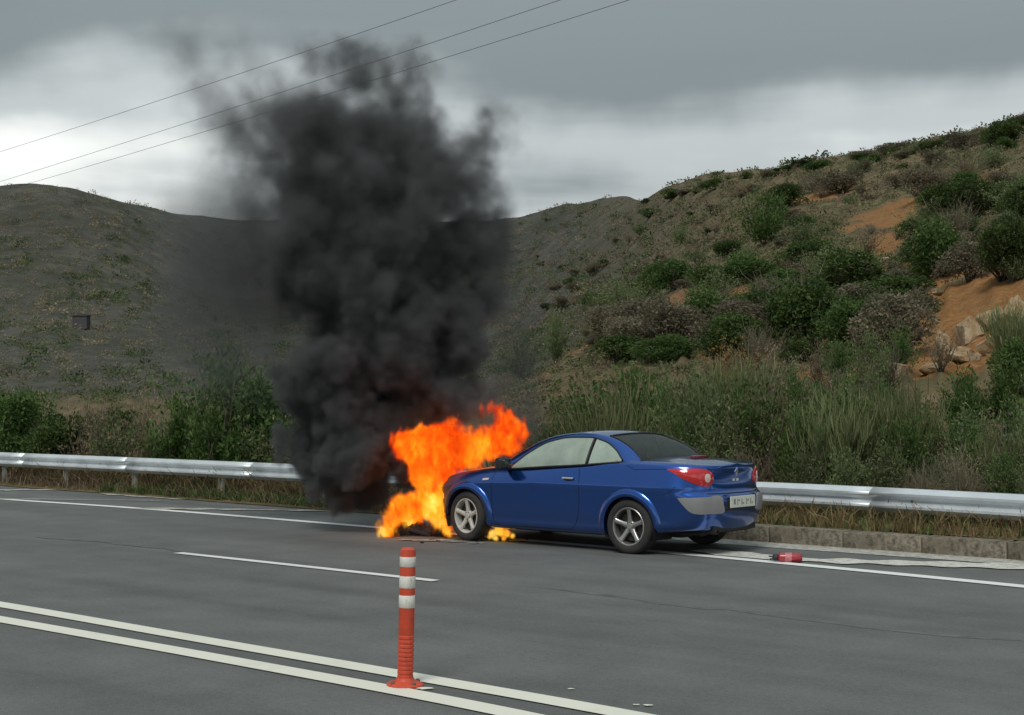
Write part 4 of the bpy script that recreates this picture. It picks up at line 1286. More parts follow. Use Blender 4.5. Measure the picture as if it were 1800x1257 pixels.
for mir in (False, True):
    gap([(2.045, .90), (2.075, .84), (2.085, .74), (2.09, .50), (2.07, .30), (2.03, .235), (1.4, .232), (.92, .235), (.80, .27), (.725, .45), (.705, .70), (.712, .84), (.735, .92), (.74, .985)], 'side', n=70, mirror=mir)
    gap([(2.045, .90), (2.30, .885), (2.6, .845), (2.95, .77)], 'side', .005, 30, mir)
    gap([(.06, 1.02), (-.02, .99), (-.06, .972), (-.3, .982), (-.52, .985)], 'side', .007, 30, mir)          # boot-lid line
    gap([(-.62, .80), (-.56, .74), (-.47, .70)], 'side', .006, 12, mir)                                        # bumper joint
    gap([(.42, .20), (1.4, .196), (2.1, .20)], 'side', .008, 20, mir)                                          # sill line
gap([(.55, .712), (.3, .708), (0, .707), (-.3, .708), (-.55, .712)], 'rear', .010, 30)
gap([(.50, .728), (.47, .80), (.45, .90), (.47, .97), (.52, 1.0)], 'rear', .006, 20); gap([(-.50, .728), (-.47, .80), (-.45, .90), (-.47, .97), (-.52, 1.0)], 'rear', .006, 20)

# wheel-arch lips
for ax, sg in WHEELS:
    ts = np.linspace(R(-16 if ax < 1 else 2), R(187 if ax < 1 else 196), 46); V = []
    for t in ts:
        for rr, po in ((.345, -.05), (.345, .016), (.365, .026), (.395, .022), (.425, .010), (.438, -.004)):
            x = ax + rr * math.cos(t); z = .318 + rr * math.sin(t)
            p = skin_pt(ax + max(rr, .40) * math.cos(t), max(.318 + max(rr, .40) * math.sin(t), .20), 'side')
            yy = min(p.y, .90)
            V.append((x, sg * (max(yy, .80) + po), z))
    m = 6
    o = mesh_obj('arch_lip', V, [(i * m + j, i * m + j + 1, (i + 1) * m + j + 1, (i + 1) * m + j) for i in range(len(ts) - 1) for j in range(m - 1)], M['paint'], car, sharp=50)
    bm = bmesh.new(); bm.from_mesh(o.data); bmesh.ops.recalc_face_normals(bm, faces=bm.faces); bm.to_mesh(o.data); bm.free()
    V = []; ts = np.linspace(R(-25), R(205), 24)
    for t in ts:
        for y in (.86, .45): V.append((ax + .356 * math.cos(t), sg * y, .318 + .356 * math.sin(t)))
    Fl = [(2 * i, 2 * i + 1, 2 * i + 3, 2 * i + 2) for i in range(len(ts) - 1)]
    Fl.append(tuple(2 * i + 1 for i in range(len(ts))))
    mesh_obj('wheel_well', V, Fl, M['liner'], car, smooth=False)

# underbody
bm = bmesh.new(); bm_box(bm, (1.2, 0, .24), (3.4, 1.0, .10), bevel=.02); bm_box(bm, (1.26, 0, .235), (1.6, 1.62, .08), bevel=.02); bm_box(bm, (-.55, 0, .30), (.5, 1.1, .12), bevel=.03)
bm_obj('underbody', bm, M['liner'], car)

# ---- greenhouse
X_D = [1.86, 1.60, 1.30, 1.0, .74, .495, .30, .165]
S_top = [(1.86, .792, .935), (1.60, .725, 1.130), (1.30, .660, 1.278), (1.0, .622, 1.330), (.74, .610, 1.332), (.495, .632, 1.288), (.30, .682, 1.195), (.165, .745, 1.082)]
B_low = [(1.86, .800, .925), (1.30, .805, .968), (.74, .803, 1.004), (.40, .790, 1.032), (.165, .765, 1.052)]
R_out = [(2.10, .735, .945), (1.64, .655, 1.200), (1.36, .590, 1.322), (1.05, .560, 1.374), (.76, .548, 1.382), (.52, .552, 1.356), (.30, .575, 1.290), (.12, .612, 1.205), (-.02, .650, 1.105), (-.06, .664, 1.060)]
xd = np.linspace(1.86, .165, 60)
Sc = np.stack([xd] + [pchip([p[0] for p in S_top][::-1], [p[k] for p in S_top][::-1], xd) for k in (1, 2)], 1)
Bc = np.stack([xd] + [pchip([p[0] for p in B_low][::-1], [p[k] for p in B_low][::-1], xd) for k in (1, 2)], 1)


def loft(A, B, m, bulge=0.0, bdir=(0, 1, 0)):
    """grid between two curves with a slight outward bulge"""
    bd = np.array(bdir, float); out = []
    for j in range(m + 1):
        t = j / m; out.append(A * (1 - t) + B * t + bd * (bulge * 4 * t * (1 - t)))
    return np.array(out)


def grid_obj(name, Gd, mat, parent, sharp=40, mirror=False, solid=0.0):
    m, n = Gd.shape[:2]; V = Gd.reshape(-1, 3)
    if mirror: V = V * np.array([1, -1, 1])
    o = mesh_obj(name, V, [(i * n + j, i * n + j + 1, (i + 1) * n + j + 1, (i + 1) * n + j) for i in range(m - 1) for j in range(n - 1)], mat, parent, sharp=sharp)
    if solid:
        md = o.modifiers.new('thickness', 'SOLIDIFY'); md.thickness = solid; md.offset = 0
    return o


SPLIT = int(np.argmin(np.abs(xd - .655)))
Rc = catmull(R_out, 80)
# pillar and roof-rail band: from the window's upper edge to the roof / screen edge
Sx = np.vstack([np.array([[2.06, .800, .905]]), Sc, np.array([[.02, .790, 1.030]])])
Sx = catmull(Sx[::6].tolist() + [Sx[-1].tolist()], 80)
for mir in (False, True):
    sgn = -1 if mir else 1
    grid_obj('door_window', loft(Bc[:SPLIT + 1], Sc[:SPLIT + 1], 10, .018), M['side_glass'], car, mirror=mir)
    grid_obj('quarter_window', loft(Bc[SPLIT + 1:], Sc[SPLIT + 1:], 10, .012), M['side_glass'], car, mirror=mir)
    grid_obj('pillar', loft(Sx, Rc, 7, .012, (0, .6, .8)), M['paint'], car, mirror=mir)
    for nm, crv, rad in (('window_trim', Sc, .010), ('window_trim', Bc, .012)):
        V, Ft = tube([Vector((p[0], sgn * (p[1] + .004), p[2])) for p in crv], rad, 6); mesh_obj(nm, V, Ft, M['black'], car)
    V, Ft = tube([Vector((p[0], sgn * (p[1] + .006), p[2])) for p in loft(Bc, Sc, 8, .014)[:, SPLIT]], .014, 6); mesh_obj('window_divider', V, Ft, M['black'], car)
    # strip of body below the belt that closes the shell up to the glass
    low = np.array([[p[0], p[1] - .03, p[2] - .05] for p in Bc]); grid_obj('door_sill', loft(low, Bc, 2), M['black'], car, mirror=mir)


def cross(yl, xl, zl, xc, zc, n=18):
    """transverse curve from left to right through a crowned centre"""
    v = np.linspace(1, -1, n); k = v**2
    return np.stack([xl * k + xc * (1 - k), yl * v, zl * k + zc * (1 - k)], 1)


def rail_at(x, start=0):
    i = np.argmin(np.abs(Rc[:, 0] - x)); return Rc[i]


rows = [cross(p[1], p[0], p[2], p[0] + .05 * (p[0] - .9), p[2] + .030) for p in Rc if .47 < p[0] < 1.38]
grid_obj('roof', np.array(rows), M['paint'], car)
ws = [p for p in Rc if p[0] >= 1.345][::-1]
grid_obj('windscreen', np.array([cross(p[1], p[0], p[2], p[0] + .06 + .16 * (p[0] - 1.35) / .75, p[2] + .030 - .0 * i) for i, p in enumerate(ws)]), M['side_glass'], car)
rg = [p for p in Rc if p[0] <= .50]
grid_obj('rear_window', np.array([cross(p[1], p[0], p[2], p[0] - .03 - .12 * (.5 - p[0]), p[2] + .028) for p in rg]), M['rear_glass'], car)
for p, nm in ((rg[0], 'window_seal'),):
    c = cross(p[1], p[0], p[2], p[0] - .03, p[2] + .028); V, Ft = tube([Vector(q) + Vector((0, 0, .004)) for q in c], .011, 6); mesh_obj(nm, V, Ft, M['black'], car)
c = [top_pt(*(cross(.64, -.01, 0, -.10, 0)[i][:2]), .004) for i in range(18)]; V, Ft = tube(c, .012, 6); mesh_obj('window_seal', V, Ft, M['black'], car)
for sgn in (1, -1):
    V, Ft = tube([Vector((p[0], sgn * (p[1] - .004), p[2] + .004)) for p in rg], .010, 6); mesh_obj('window_seal', V, Ft, M['black'], car)
# cabin: tub, dashboard, seats
bm = bmesh.new(); bm_box(bm, (1.05, 0, .50), (1.9, 1.46, .30), bevel=.05); bm_box(bm, (.28, 0, .80), (.34, 1.30, .36), bevel=.05); bm_obj('cabin_tub', bm, M['seat'], car)
bm = bmesh.new(); bm_box(bm, (1.93, 0, .84), (.36, 1.36, .22), bevel=.07, seg=3); bm_obj('dashboard', bm, M['black'], car)
for sg in (1, -1):
    bm = bmesh.new(); tilt = Matrix.Rotation(R(-18), 3, 'Y')
    bm_box(bm, (1.10, sg * .36, .70), (.50, .48, .14), bevel=.05, seg=3); bm_box(bm, (.84, sg * .36, .96), (.13, .46, .56), tilt, .05, 3); st = bm_obj('front_seat', bm, M['seat'], car)
    bm = bmesh.new(); bm_box(bm, (.725, sg * .36, 1.255), (.09, .25, .15), tilt, .04, 3); bm_obj('headrest', bm, M['seat'], st)
bm = bmesh.new(); bm_lathe(bm, [(.185, -.013), (.198, 0), (.185, .013), (.172, 0), (.185, -.013)], 28, 'X', (0, 0, 0), cap=False); bm_box(bm, (0, 0, 0), (.03, .36, .04), bevel=.01)
o = bm_obj('steering_wheel', bm, M['black'], car); o.location = (1.62, .36, .93); o.rotation_euler = (0, R(-24), 0)

# ---- lamps, bumper strip, plate, emblem, handle, mirror
LAMP = smooth_poly([(.215, .985), (.10, .992), (-.08, .996), (-.21, .986), (-.288, .950), (-.315, .890), (-.298, .825), (-.245, .792), (-.15, .800), (-.04, .838), (.07, .892), (.155, .948)], 44)
for mir in (False, True):
    tlp = patch('tail_lamp', LAMP, 'corner', M['red_lens'], car, .010, .03, .025, mir, dome=.018)
    ell = [(-.226 + .036 * math.cos(t), .890 + .052 * math.sin(t)) for t in np.linspace(0, 2 * math.pi, 25)[:-1]]
    patch('reversing_lamp', ell, 'corner', M['clear_lens'], tlp, .030, .012, .018, mir, dome=.012)
    patch('bumper_strip', smooth_poly([(.118, .668), (.0, .672), (-.2, .676), (-.405, .674), (-.425, .59), (-.435, .498), (-.25, .488), (-.10, .488), (-.02, .51), (.05, .58)], 40), 'corner', M['strip_grey'], car, .010, .02, .03, mir, dome=.004)
    patch('indicator', [(2.235, .775), (2.135, .785), (2.135, .808), (2.235, .800)], 'side', M['clear_lens'], car, .006, .01, .03, mir)
    hd = patch('handle_recess', smooth_poly([(.80, .85), (.87, .865), (.94, .85), (.95, .83), (.87, .812), (.79, .83)], 24), 'side', M['gap'], car, .002, .004, .03, mir)
    bm = bmesh.new(); p = skin_pt(.87, .838, 'side', .024); bm_box(bm, (p.x, p.y, p.z), (.165, .018, .026), bevel=.008, seg=2)
    if mir:
        for v in bm.verts: v.co.y *= -1
        bmesh.ops.reverse_faces(bm, faces=bm.faces)
    bm_obj('door_handle', bm, M['chrome'], car)
    sg = -1 if mir else 1
    bm = bmesh.new(); bm_box(bm, (1.845, sg * .935, .995), (.12, .225, .150), Matrix.Rotation(R(8) * sg, 3, 'Z'), .045, 3); bm_box(bm, (1.85, sg * .835, .940), (.08, .10, .05), bevel=.015)
    mr = bm_obj('door_mirror', bm, M['black'], car)
    bm = bmesh.new(); bm_box(bm, (1.783, sg * .940, .998), (.006, .165, .100), Matrix.Rotation(R(8) * sg, 3, 'Z')); bm_obj('mirror_glass', bm, M['rear_glass'], mr)
patch('plate_recess', [(.335, .690), (-.335, .690), (-.315, .505), (.315, .505)], 'rear', M['black'], car, .004, .01, .05)
px_ = min(skin_pt(y, .60, 'rear').x for y in (-.25, 0, .25)) - .016
bm = bmesh.new(); bm_box(bm, (px_, 0, .608), (.012, .535, .130), bevel=.003, seg=1); plate = bm_obj('number_plate', bm, M['plate'], car, smooth=False)
# the characters are too blurred to read: short worn strokes only
for y, w_, z_, h_ in ((.185, .035, .612, .060), (.12, .012, .606, .07), (.085, .030, .626, .014), (.03, .012, .606, .07), (.0, .030, .590, .014), (-.07, .012, .608, .07), (-.105, .028, .62, .016), (-.165, .014, .606, .068), (-.20, .022, .59, .014)):
    bm = bmesh.new(); bm_box(bm, (px_ - .0075, y, z_), (.003, w_, h_)); bm_obj('plate_stroke', bm, M['plate_ink'], plate, smooth=False)
patch('emblem', [(.0, .995), (.030, .948), (.0, .900), (-.030, .948)], 'rear', M['chrome'], car, .008, .012, .02)
for y in (.045, -.035): patch('badge_letter', smooth_poly([(y + .028, .868), (y - .024, .870), (y - .026, .845), (y + .026, .843)], 12), 'rear', M['chrome'], car, .005, .008, .02)
patch('badge_letter', [(-.40, .728), (-.50, .729), (-.50, .722), (-.40, .721)], 'rear', M['chrome'], car, .004, .006, .03)
bm = bmesh.new(); tz = top_pt(-.42, 0).z; bm_box(bm, (-.42, 0, tz + .012), (.075, .30, .034), bevel=.012, seg=2); bm_obj('third_brake_lamp', bm, M['dark_red'], car)
bm = bmesh.new(); bm_box(bm, (-.80, 0, .31), (.22, .9, .09), bevel=.03); bm_obj('rear_valance', bm, M['black'], car)
for y in (.42,):
    bm = bmesh.new(); bm_lathe(bm, [(.024, 0), (.028, 0), (.028, .16), (.022, .16)], 14, 'X', (-.93, y, .275), cap=False); bm_obj('exhaust_pipe', bm, M['disc'], car)

# ---- burnt front: bare crossmember, radiator and lamp shells among the flames
bm = bmesh.new(); bm_box(bm, (3.05, 0, .48), (.08, 1.25, .10), bevel=.015); bm_box(bm, (2.98, 0, .52), (.05, .75, .36), bevel=.01); bm_box(bm, (3.0, .55, .62), (.22, .3, .16), bevel=.04); bm_box(bm, (3.0, -.55, .62), (.22, .3, .16), bevel=.04); bm_box(bm, (2.55, 0, .55), (.7, .6, .40), bevel=.06)
bm_obj('engine_bay', bm, M['char'], car)


# ---- wheels
def make_wheel(x, sg, steer, ash):
    bm = bmesh.new(); bm_lathe(bm, [(.03, .02), (.17, .02), (.17, -.02), (.03, -.02)], 28, 'Y', cap=True)
    w = bm_obj('wheel', bm, M['disc'], car); w.location = (x, sg * .765, .316); w.rotation_euler = (0, 0, steer + (math.pi if sg < 0 else 0))
    # outer face points to local +y
    bm = bmesh.new()
    bm_lathe(bm, [(.214, .088), (.226, .098), (.250, .104), (.276, .103), (.298, .096), (.311, .080), (.3155, .055), (.309, .050), (.309, .044), (.316, .040), (.316, .005), (.309, .001), (.309, -.005), (.316, -.010), (.3155, -.055), (.311, -.080), (.298, -.096), (.25, -.104), (.214, -.09)], 56, 'Y', cap=False)
    bm_obj('tyre', bm, M['rubber'], w, sharp=50)
    bm = bmesh.new()
    bm_lathe(bm, [(.224, .092), (.216, .098), (.206, .096), (.200, .084), (.196, .060), (.192, -.05), (.198, -.09), (.216, -.095)], 56, 'Y', cap=False)
    bm_lathe(bm, [(.001, .074), (.030, .074), (.034, .068), (.060, .066), (.070, .055), (.070, .03)], 30, 'Y', cap=False)
    for k in range(5):
        a = 2 * math.pi * k / 5 + .3
        for j, (r0, r1, w0, w1) in enumerate([(.045, .205, .030, .021)]):
            prof_ = []
            for rr, ww, yy in ((.040, .034, .064), (.09, .026, .070), (.15, .023, .080), (.200, .030, .092)):
                prof_.append((rr, ww, yy))
            prev = None
            for rr, ww, yy in prof_:
                ring = []
                for dw, dy in ((-1, -.030), (-1, -.004), (-.7, .003), (0.0, .006), (.7, .003), (1, -.004), (1, -.030)):
                    q = Vector((rr, yy + dy, ww * dw)); ring.append(bm.verts.new((q.x * math.cos(a) - q.z * math.sin(a), q.y, q.x * math.sin(a) + q.z * math.cos(a))))
                if prev:
                    for i in range(6): bm.faces.new((prev[i], prev[i + 1], ring[i + 1], ring[i]))
                prev = ring
    bmesh.ops.recalc_face_normals(bm, faces=bm.faces)
    rim = bm_obj('rim', bm, M['alloy_ash'] if ash else M['alloy'], w, sharp=45)
    for k in range(5):
        a = 2 * math.pi * k / 5 + .3 + .63
        bm = bmesh.new(); bm_lathe(bm, [(.008, .055), (.008, .071), (.005, .073)], 8, 'Y', (.048 * math.cos(a), 0, .048 * math.sin(a)))
        bm_obj('wheel_bolt', bm, M['disc'], w)
    return w


make_wheel(0, 1, 0, False); make_wheel(0, -1, 0, False); make_wheel(2.522, 1, R(-7), True); make_wheel(2.522, -1, R(-7), False)
# ------------------------------------------------------------------ small things on the road
b0 = on_ground(712, 1206)
bol = empty('bollard', b0); bol.rotation_euler = (0, R(1.1), 0)
tag(bol, 'orange-red flexible lane bollard with three white bands on the double centre line', 'bollard')
prof_ = [(.112, .0), (.112, .012), (.10, .022), (.060, .034), (.052, .050)]
z = .052
while z < .30: prof_ += [(.0485, z), (.0485, z + .014), (.0445, z + .018), (.0445, z + .022)]; z += .026
prof_ += [(.0475, .315), (.0470, .80), (.044, .818), (.030, .828), (.001, .830)]
bm = bmesh.new(); bm_lathe(bm, prof_, 32); bm_obj('pole', bm, M['bollard'], bol, sharp=40)
for z0, z1 in ((.470, .545), (.588, .660), (.715, .775)):
    bm = bmesh.new(); bm_lathe(bm, [(.0476, z0), (.0492, z0 + .002), (.0490, z1 - .002), (.0474, z1)], 32, cap=False); bm_obj('white_band', bm, M['band'], bol, sharp=40)
for a in (.6, 2.2, 3.8, 5.4):
    bm = bmesh.new(); bm_lathe(bm, [(.014, 0), (.014, .012), (.008, .018)], 8, 'Z', (.088 * math.cos(a), .088 * math.sin(a), .018)); bm_obj('base_bolt', bm, M['bolt'], bol)

ex = empty('fire_extinguisher', on_ground(1386, 989)); ex.rotation_euler = (0, 0, R(-8)); ex.scale = (1.02, 1.02, 1.02)
tag(ex, 'small red cylinder with a black nozzle end lying on the white edge line', 'extinguisher')
bm = bmesh.new(); bm_lathe(bm, [(.001, .145), (.03, .143), (.047, .130), (.052, .112), (.052, -.07), (.046, -.095), (.030, -.108), (.018, -.112), (.018, -.125)], 26, 'X', (0, 0, .053)); bm_obj('cylinder', bm, M['ext_red'], ex)
bm = bmesh.new(); bm_lathe(bm, [(.024, -.110), (.034, -.118), (.034, -.150), (.020, -.168)], 14, 'X', (0, 0, .053)); bm_box(bm, (-.165, .005, .060), (.085, .024, .014), Matrix.Rotation(R(9), 3, 'Y'), .004, 1); bm_box(bm, (-.160, .005, .042), (.075, .024, .010), Matrix.Rotation(R(-8), 3, 'Y'), .003, 1); bm_obj('valve_head', bm, M['black'], ex)
bm = bmesh.new(); bm_lathe(bm, [(.0525, .03), (.0528, .032), (.0528, -.035), (.0525, -.037)], 26, 'X', (0, 0, .053), cap=False); bm_obj('paper_label', bm, simple('faded_label', (.50, .16, .17), .5, var=.3, scale=25), ex)

# fallen front bumper, charred, on the road before the nose
fb = empty('fallen_bumper', on_ground(738, 943), CAR_YAW + R(-52)); fb.scale = (.62, .62, 1.0); tag(fb, 'charred front bumper fallen on the road below the flames', 'car part')
V = []; n = 40; m = 9
for i in range(n):
    t = -1 + 2 * i / (n - 1); y = .62 * math.sin(t * 1.25) / math.sin(1.25); x = .34 * (math.cos(t * 1.25) - .65)
    sag = .03 * math.sin(i * .7) + .02 * math.sin(i * 1.9)
    for j in range(m):
        a = math.pi * j / (m - 1); hh = (.155 + sag) * (1 - .35 * abs(t)**3)
        V.append((x + .10 * math.cos(a) * (1 + .1 * math.sin(i * 1.3)), y + .015 * math.sin(i * 2.1 + j), .012 + hh * math.sin(a)))
o = mesh_obj('bumper_skin', V, [(i * m + j, i * m + j + 1, (i + 1) * m + j + 1, (i + 1) * m + j) for i in range(n - 1) for j in range(m - 1)], M['char'], fb, sharp=60)
md = o.modifiers.new('thickness', 'SOLIDIFY'); md.thickness = .006
bm = bmesh.new(); bm_box(bm, (.0, 0, .05), (.10, .5, .05), Matrix.Rotation(R(10), 3, 'X'), .012, 1); bm_obj('grille', bm, M['char'], fb)
rd = random.Random(8)
for i, (px, py, s_) in enumerate([(785, 946, .035), (803, 951, .03), (770, 952, .025), (792, 936, .03), (838, 955, .02), (905, 944, .03), (760, 950, .03), (742, 955, .02), (925, 950, .02)]):
    p = on_ground(px, py); bm = bmesh.new(); bmesh.ops.create_icosphere(bm, subdivisions=1, radius=s_)
    for v in bm.verts: v.co = Vector((v.co.x * rd.uniform(.7, 1.8), v.co.y * rd.uniform(.7, 1.5), max(-.004, v.co.z * rd.uniform(.3, 1.0))))
    o = bm_obj('debris_scrap', bm, M['char'], None, smooth=False); o.location = (p.x, p.y, .008); tag(o, 'small charred scrap on the road near the front wheel, ' + ordinal(1 + sorted([785, 803, 770, 792, 838, 905, 760, 742, 925]).index(px)) + ' from the left', 'debris', 'charred scraps by the front wheel')
for px, py, sx, sy in [(760, 951, .34, .12), (800, 953, .22, .09), (715, 950, .14, .07), (838, 956, .15, .06), (905, 952, .13, .06)]:
    p = on_ground(px, py); ang = np.linspace(0, 2 * math.pi, 30)[:-1]
    V = [(p.x + math.cos(t) * sx * rd.uniform(.35, 1.15), p.y + math.sin(t) * sy * rd.uniform(.35, 1.15), .012) for t in ang]
    tag(mesh_obj('ash_patch', V, [tuple(range(29))], M['ash'], smooth=False), 'pale ash and foam on the asphalt under the flames', 'ash', kind='stuff')


# ------------------------------------------------------------------ fire and smoke as real volumes (density computed on a grid)
def volume_obj(name, lo, hi, dens, mat):
    """volume grid from a numpy array: the array rides on loose vertices and a Volume Cube node reads it back by position"""
    nx, ny, nzz = dens.shape
    me = bpy.data.meshes.new(name); N = dens.size
    me.vertices.add(N); co = np.zeros((N, 3), np.float32); co[:] = np.array(lo, np.float32) + .5 * (np.array(hi, np.float32) - np.array(lo, np.float32)); me.vertices.foreach_set('co', co.ravel())
    at_ = me.attributes.new('d', 'FLOAT', 'POINT'); at_.data.foreach_set('value', np.ascontiguousarray(dens, np.float32).ravel())
    me.update()
    o = link(bpy.data.objects.new(name, me)); me.materials.append(mat)
    ng = bpy.data.node_groups.new(name + '_grid', 'GeometryNodeTree')
    ng.interface.new_socket('Geometry', in_out='INPUT', socket_type='NodeSocketGeometry'); ng.interface.new_socket('Geometry', in_out='OUTPUT', socket_type='NodeSocketGeometry')
    N_, L_ = ng.nodes, ng.links
    gi, go = N_.new('NodeGroupInput'), N_.new('NodeGroupOutput')
    pos = N_.new('GeometryNodeInputPosition'); sep = N_.new('ShaderNodeSeparateXYZ'); L_.new(pos.outputs[0], sep.inputs[0])

    def mth(op, a, b):
        n = N_.new('ShaderNodeMath'); n.operation = op
        for i, v in enumerate((a, b)):
            if v is None: continue
            if isinstance(v, (int, float)): n.inputs[i].default_value = v
            else: L_.new(v, n.inputs[i])
        return n.outputs[0]
    idx = []
    for k, nk in enumerate((nx, ny, nzz)):
        idx.append(mth('ROUND', mth('MULTIPLY', mth('SUBTRACT', sep.outputs[k], float(lo[k])), (nk - 1) / float(hi[k] - lo[k])), None))
    flat = mth('ADD', mth('MULTIPLY', mth('ADD', mth('MULTIPLY', idx[0], float(ny)), idx[1]), float(nzz)), idx[2])
    f2i = N_.new('FunctionNodeFloatToInt'); f2i.rounding_mode = 'ROUND'; L_.new(flat, f2i.inputs[0])
    na = N_.new('GeometryNodeInputNamedAttribute'); na.data_type = 'FLOAT'; na.inputs['Name'].default_value = 'd'
    si = N_.new('GeometryNodeSampleIndex'); si.data_type = 'FLOAT'; si.domain = 'POINT'; si.clamp = True
    L_.new(gi.outputs[0], si.inputs['Geometry']); L_.new(na.outputs['Attribute'], si.inputs['Value']); L_.new(f2i.outputs[0], si.inputs['Index'])
    vc = N_.new('GeometryNodeVolumeCube'); vc.inputs['Min'].default_value = lo; vc.inputs['Max'].default_value = hi
    vc.inputs['Resolution X'].default_value = nx; vc.inputs['Resolution Y'].default_value = ny; vc.inputs['Resolution Z'].default_value = nzz
    L_.new(si.outputs[0], vc.inputs['Density'])
    sm = N_.new('GeometryNodeSetMaterial'); sm.inputs['Material'].default_value = mat; L_.new(vc.outputs[0], sm.inputs[0]); L_.new(sm.outputs[0], go.inputs[0])
    o.modifiers.new('grid', 'NODES').node_group = ng
    return o


def grid_axes(lo, hi, vox):
    n = [int((h_ - l_) / vox) for l_, h_ in zip(lo, hi)]
    return n, [np.linspace(l_, h_, k, dtype=np.float32) for l_, h_, k in zip(lo, hi, n)]


def warp_noise(shape, base, rng, octs=4, gain=.5, aniso=(1, 1, 1)):
    out = 0; amp = 1; tot = 0
    for k in range(octs):
        out = out + amp * lat_noise(shape, [max(1, base * 2**k * s_ / max(shape) * a_) for s_, a_ in zip(shape, aniso)], rng); tot += amp; amp *= gain
    return out / tot


def billow(shape, base, rng, octs=4, gain=.5, aniso=(1, 1, 1)):
    out = 0; amp = 1; tot = 0
    for k in range(octs):
        out = out + amp * np.abs(2 * lat_noise(shape, [max(1, base * 2**k * s_ / max(shape) * a_) for s_, a_ in zip(shape, aniso)], rng) - 1); tot += amp; amp *= gain
    return out / tot


def blob_field(axes, blobs, k=.12):
    """signed 'insideness' of a union of spheres, in metres (positive inside)"""
    X, Y, Z = axes; out = np.full((len(X), len(Y), len(Z)), -1.0, np.float32)
    for (cx, cy, cz, r) in blobs:
        rr = r + 1.0
        ix = np.where(np.abs(X - cx) < rr)[0]; iy = np.where(np.abs(Y - cy) < rr)[0]; iz = np.where(np.abs(Z - cz) < rr)[0]
        if not len(ix) or not len(iy) or not len(iz): continue
        sl = np.ix_(ix, iy, iz)
        d = r - np.sqrt((X[ix][:, None, None] - cx)**2 + (Y[iy][None, :, None] - cy)**2 + (Z[iz][None, None, :] - cz)**2)
        out[sl] = np.maximum(out[sl], d)
    return out


def car_pt(x, y, z):
    c, s_ = math.cos(CAR_YAW), math.sin(CAR_YAW); return Vector((CAR_O.x + c * x - s_ * y, CAR_O.y + s_ * x + c * y, z))


# flames: tongues rising from the engine bay and the fallen bumper
FLAME = [(884, 776, 26, 18.55), (898, 756, 23, 18.6), (890, 738, 20, 18.65), (878, 722, 15, 18.65), (864, 720, 11, 18.65), (852, 724, 7, 18.65), (868, 760, 16, 18.6), (905, 775, 14, 18.5), (852, 788, 24, 18.6), (822, 786, 36, 18.6), (786, 788, 44, 18.65), (752, 788, 42, 18.7), (724, 780, 24, 18.7), (704, 784, 12, 18.7), (790, 762, 24, 18.7), (760, 764, 22, 18.7),
         (768, 826, 34, 18.35), (772, 850, 25, 18.3), (768, 872, 26, 18.25), (770, 895, 25, 18.2), (776, 916, 15, 18.1), (781, 932, 9, 18.05), (783, 842, 14, 18.2), (784, 870, 12, 18.15), (744, 888, 24, 18.5), (718, 898, 20, 18.4), (708, 890, 15, 18.4), (696, 916, 19, 18.3), (686, 934, 12, 18.25), (698, 940, 10, 18.2), (728, 898, 14, 18.45), (755, 898, 14, 18.45), (800, 862, 7, 18.25), (806, 855, 6, 18.22)]
fl_blobs = []
for px, py, r, Y in FLAME:
    p = at(px, py, Y); rr = r * Y / F_PX; fl_blobs.append((p.x, p.y, p.z, rr))
    if r > 18:
        for s_ in (-1, 1): fl_blobs.append((p.x + .10 * s_, p.y + rr * .8 * s_, p.z - .03, rr * .85))
lo, hi = (-2.0, 17.5, 0.0), (0.35, 19.7, 2.05)
n3, ax3 = grid_axes(lo, hi, .021)
rf = np.random.default_rng(4)
fld = blob_field(ax3, fl_blobs)
fld = fld + (warp_noise(n3, 9, rf, 4, .6, (1, 1, .6)) - .5) * .34 + (warp_noise(n3, 24, rf, 3, .75, (1, 1, .55)) - .5) * .26 + .010
gaps = warp_noise(n3, 16, rf, 4, .65, (1, 1, .5))
fd = sstep(0.0, .075, fld) * np.clip(.15 + 1.9 * (gaps - .22), .1, 1.3)
fd[:, :, 0] = 0


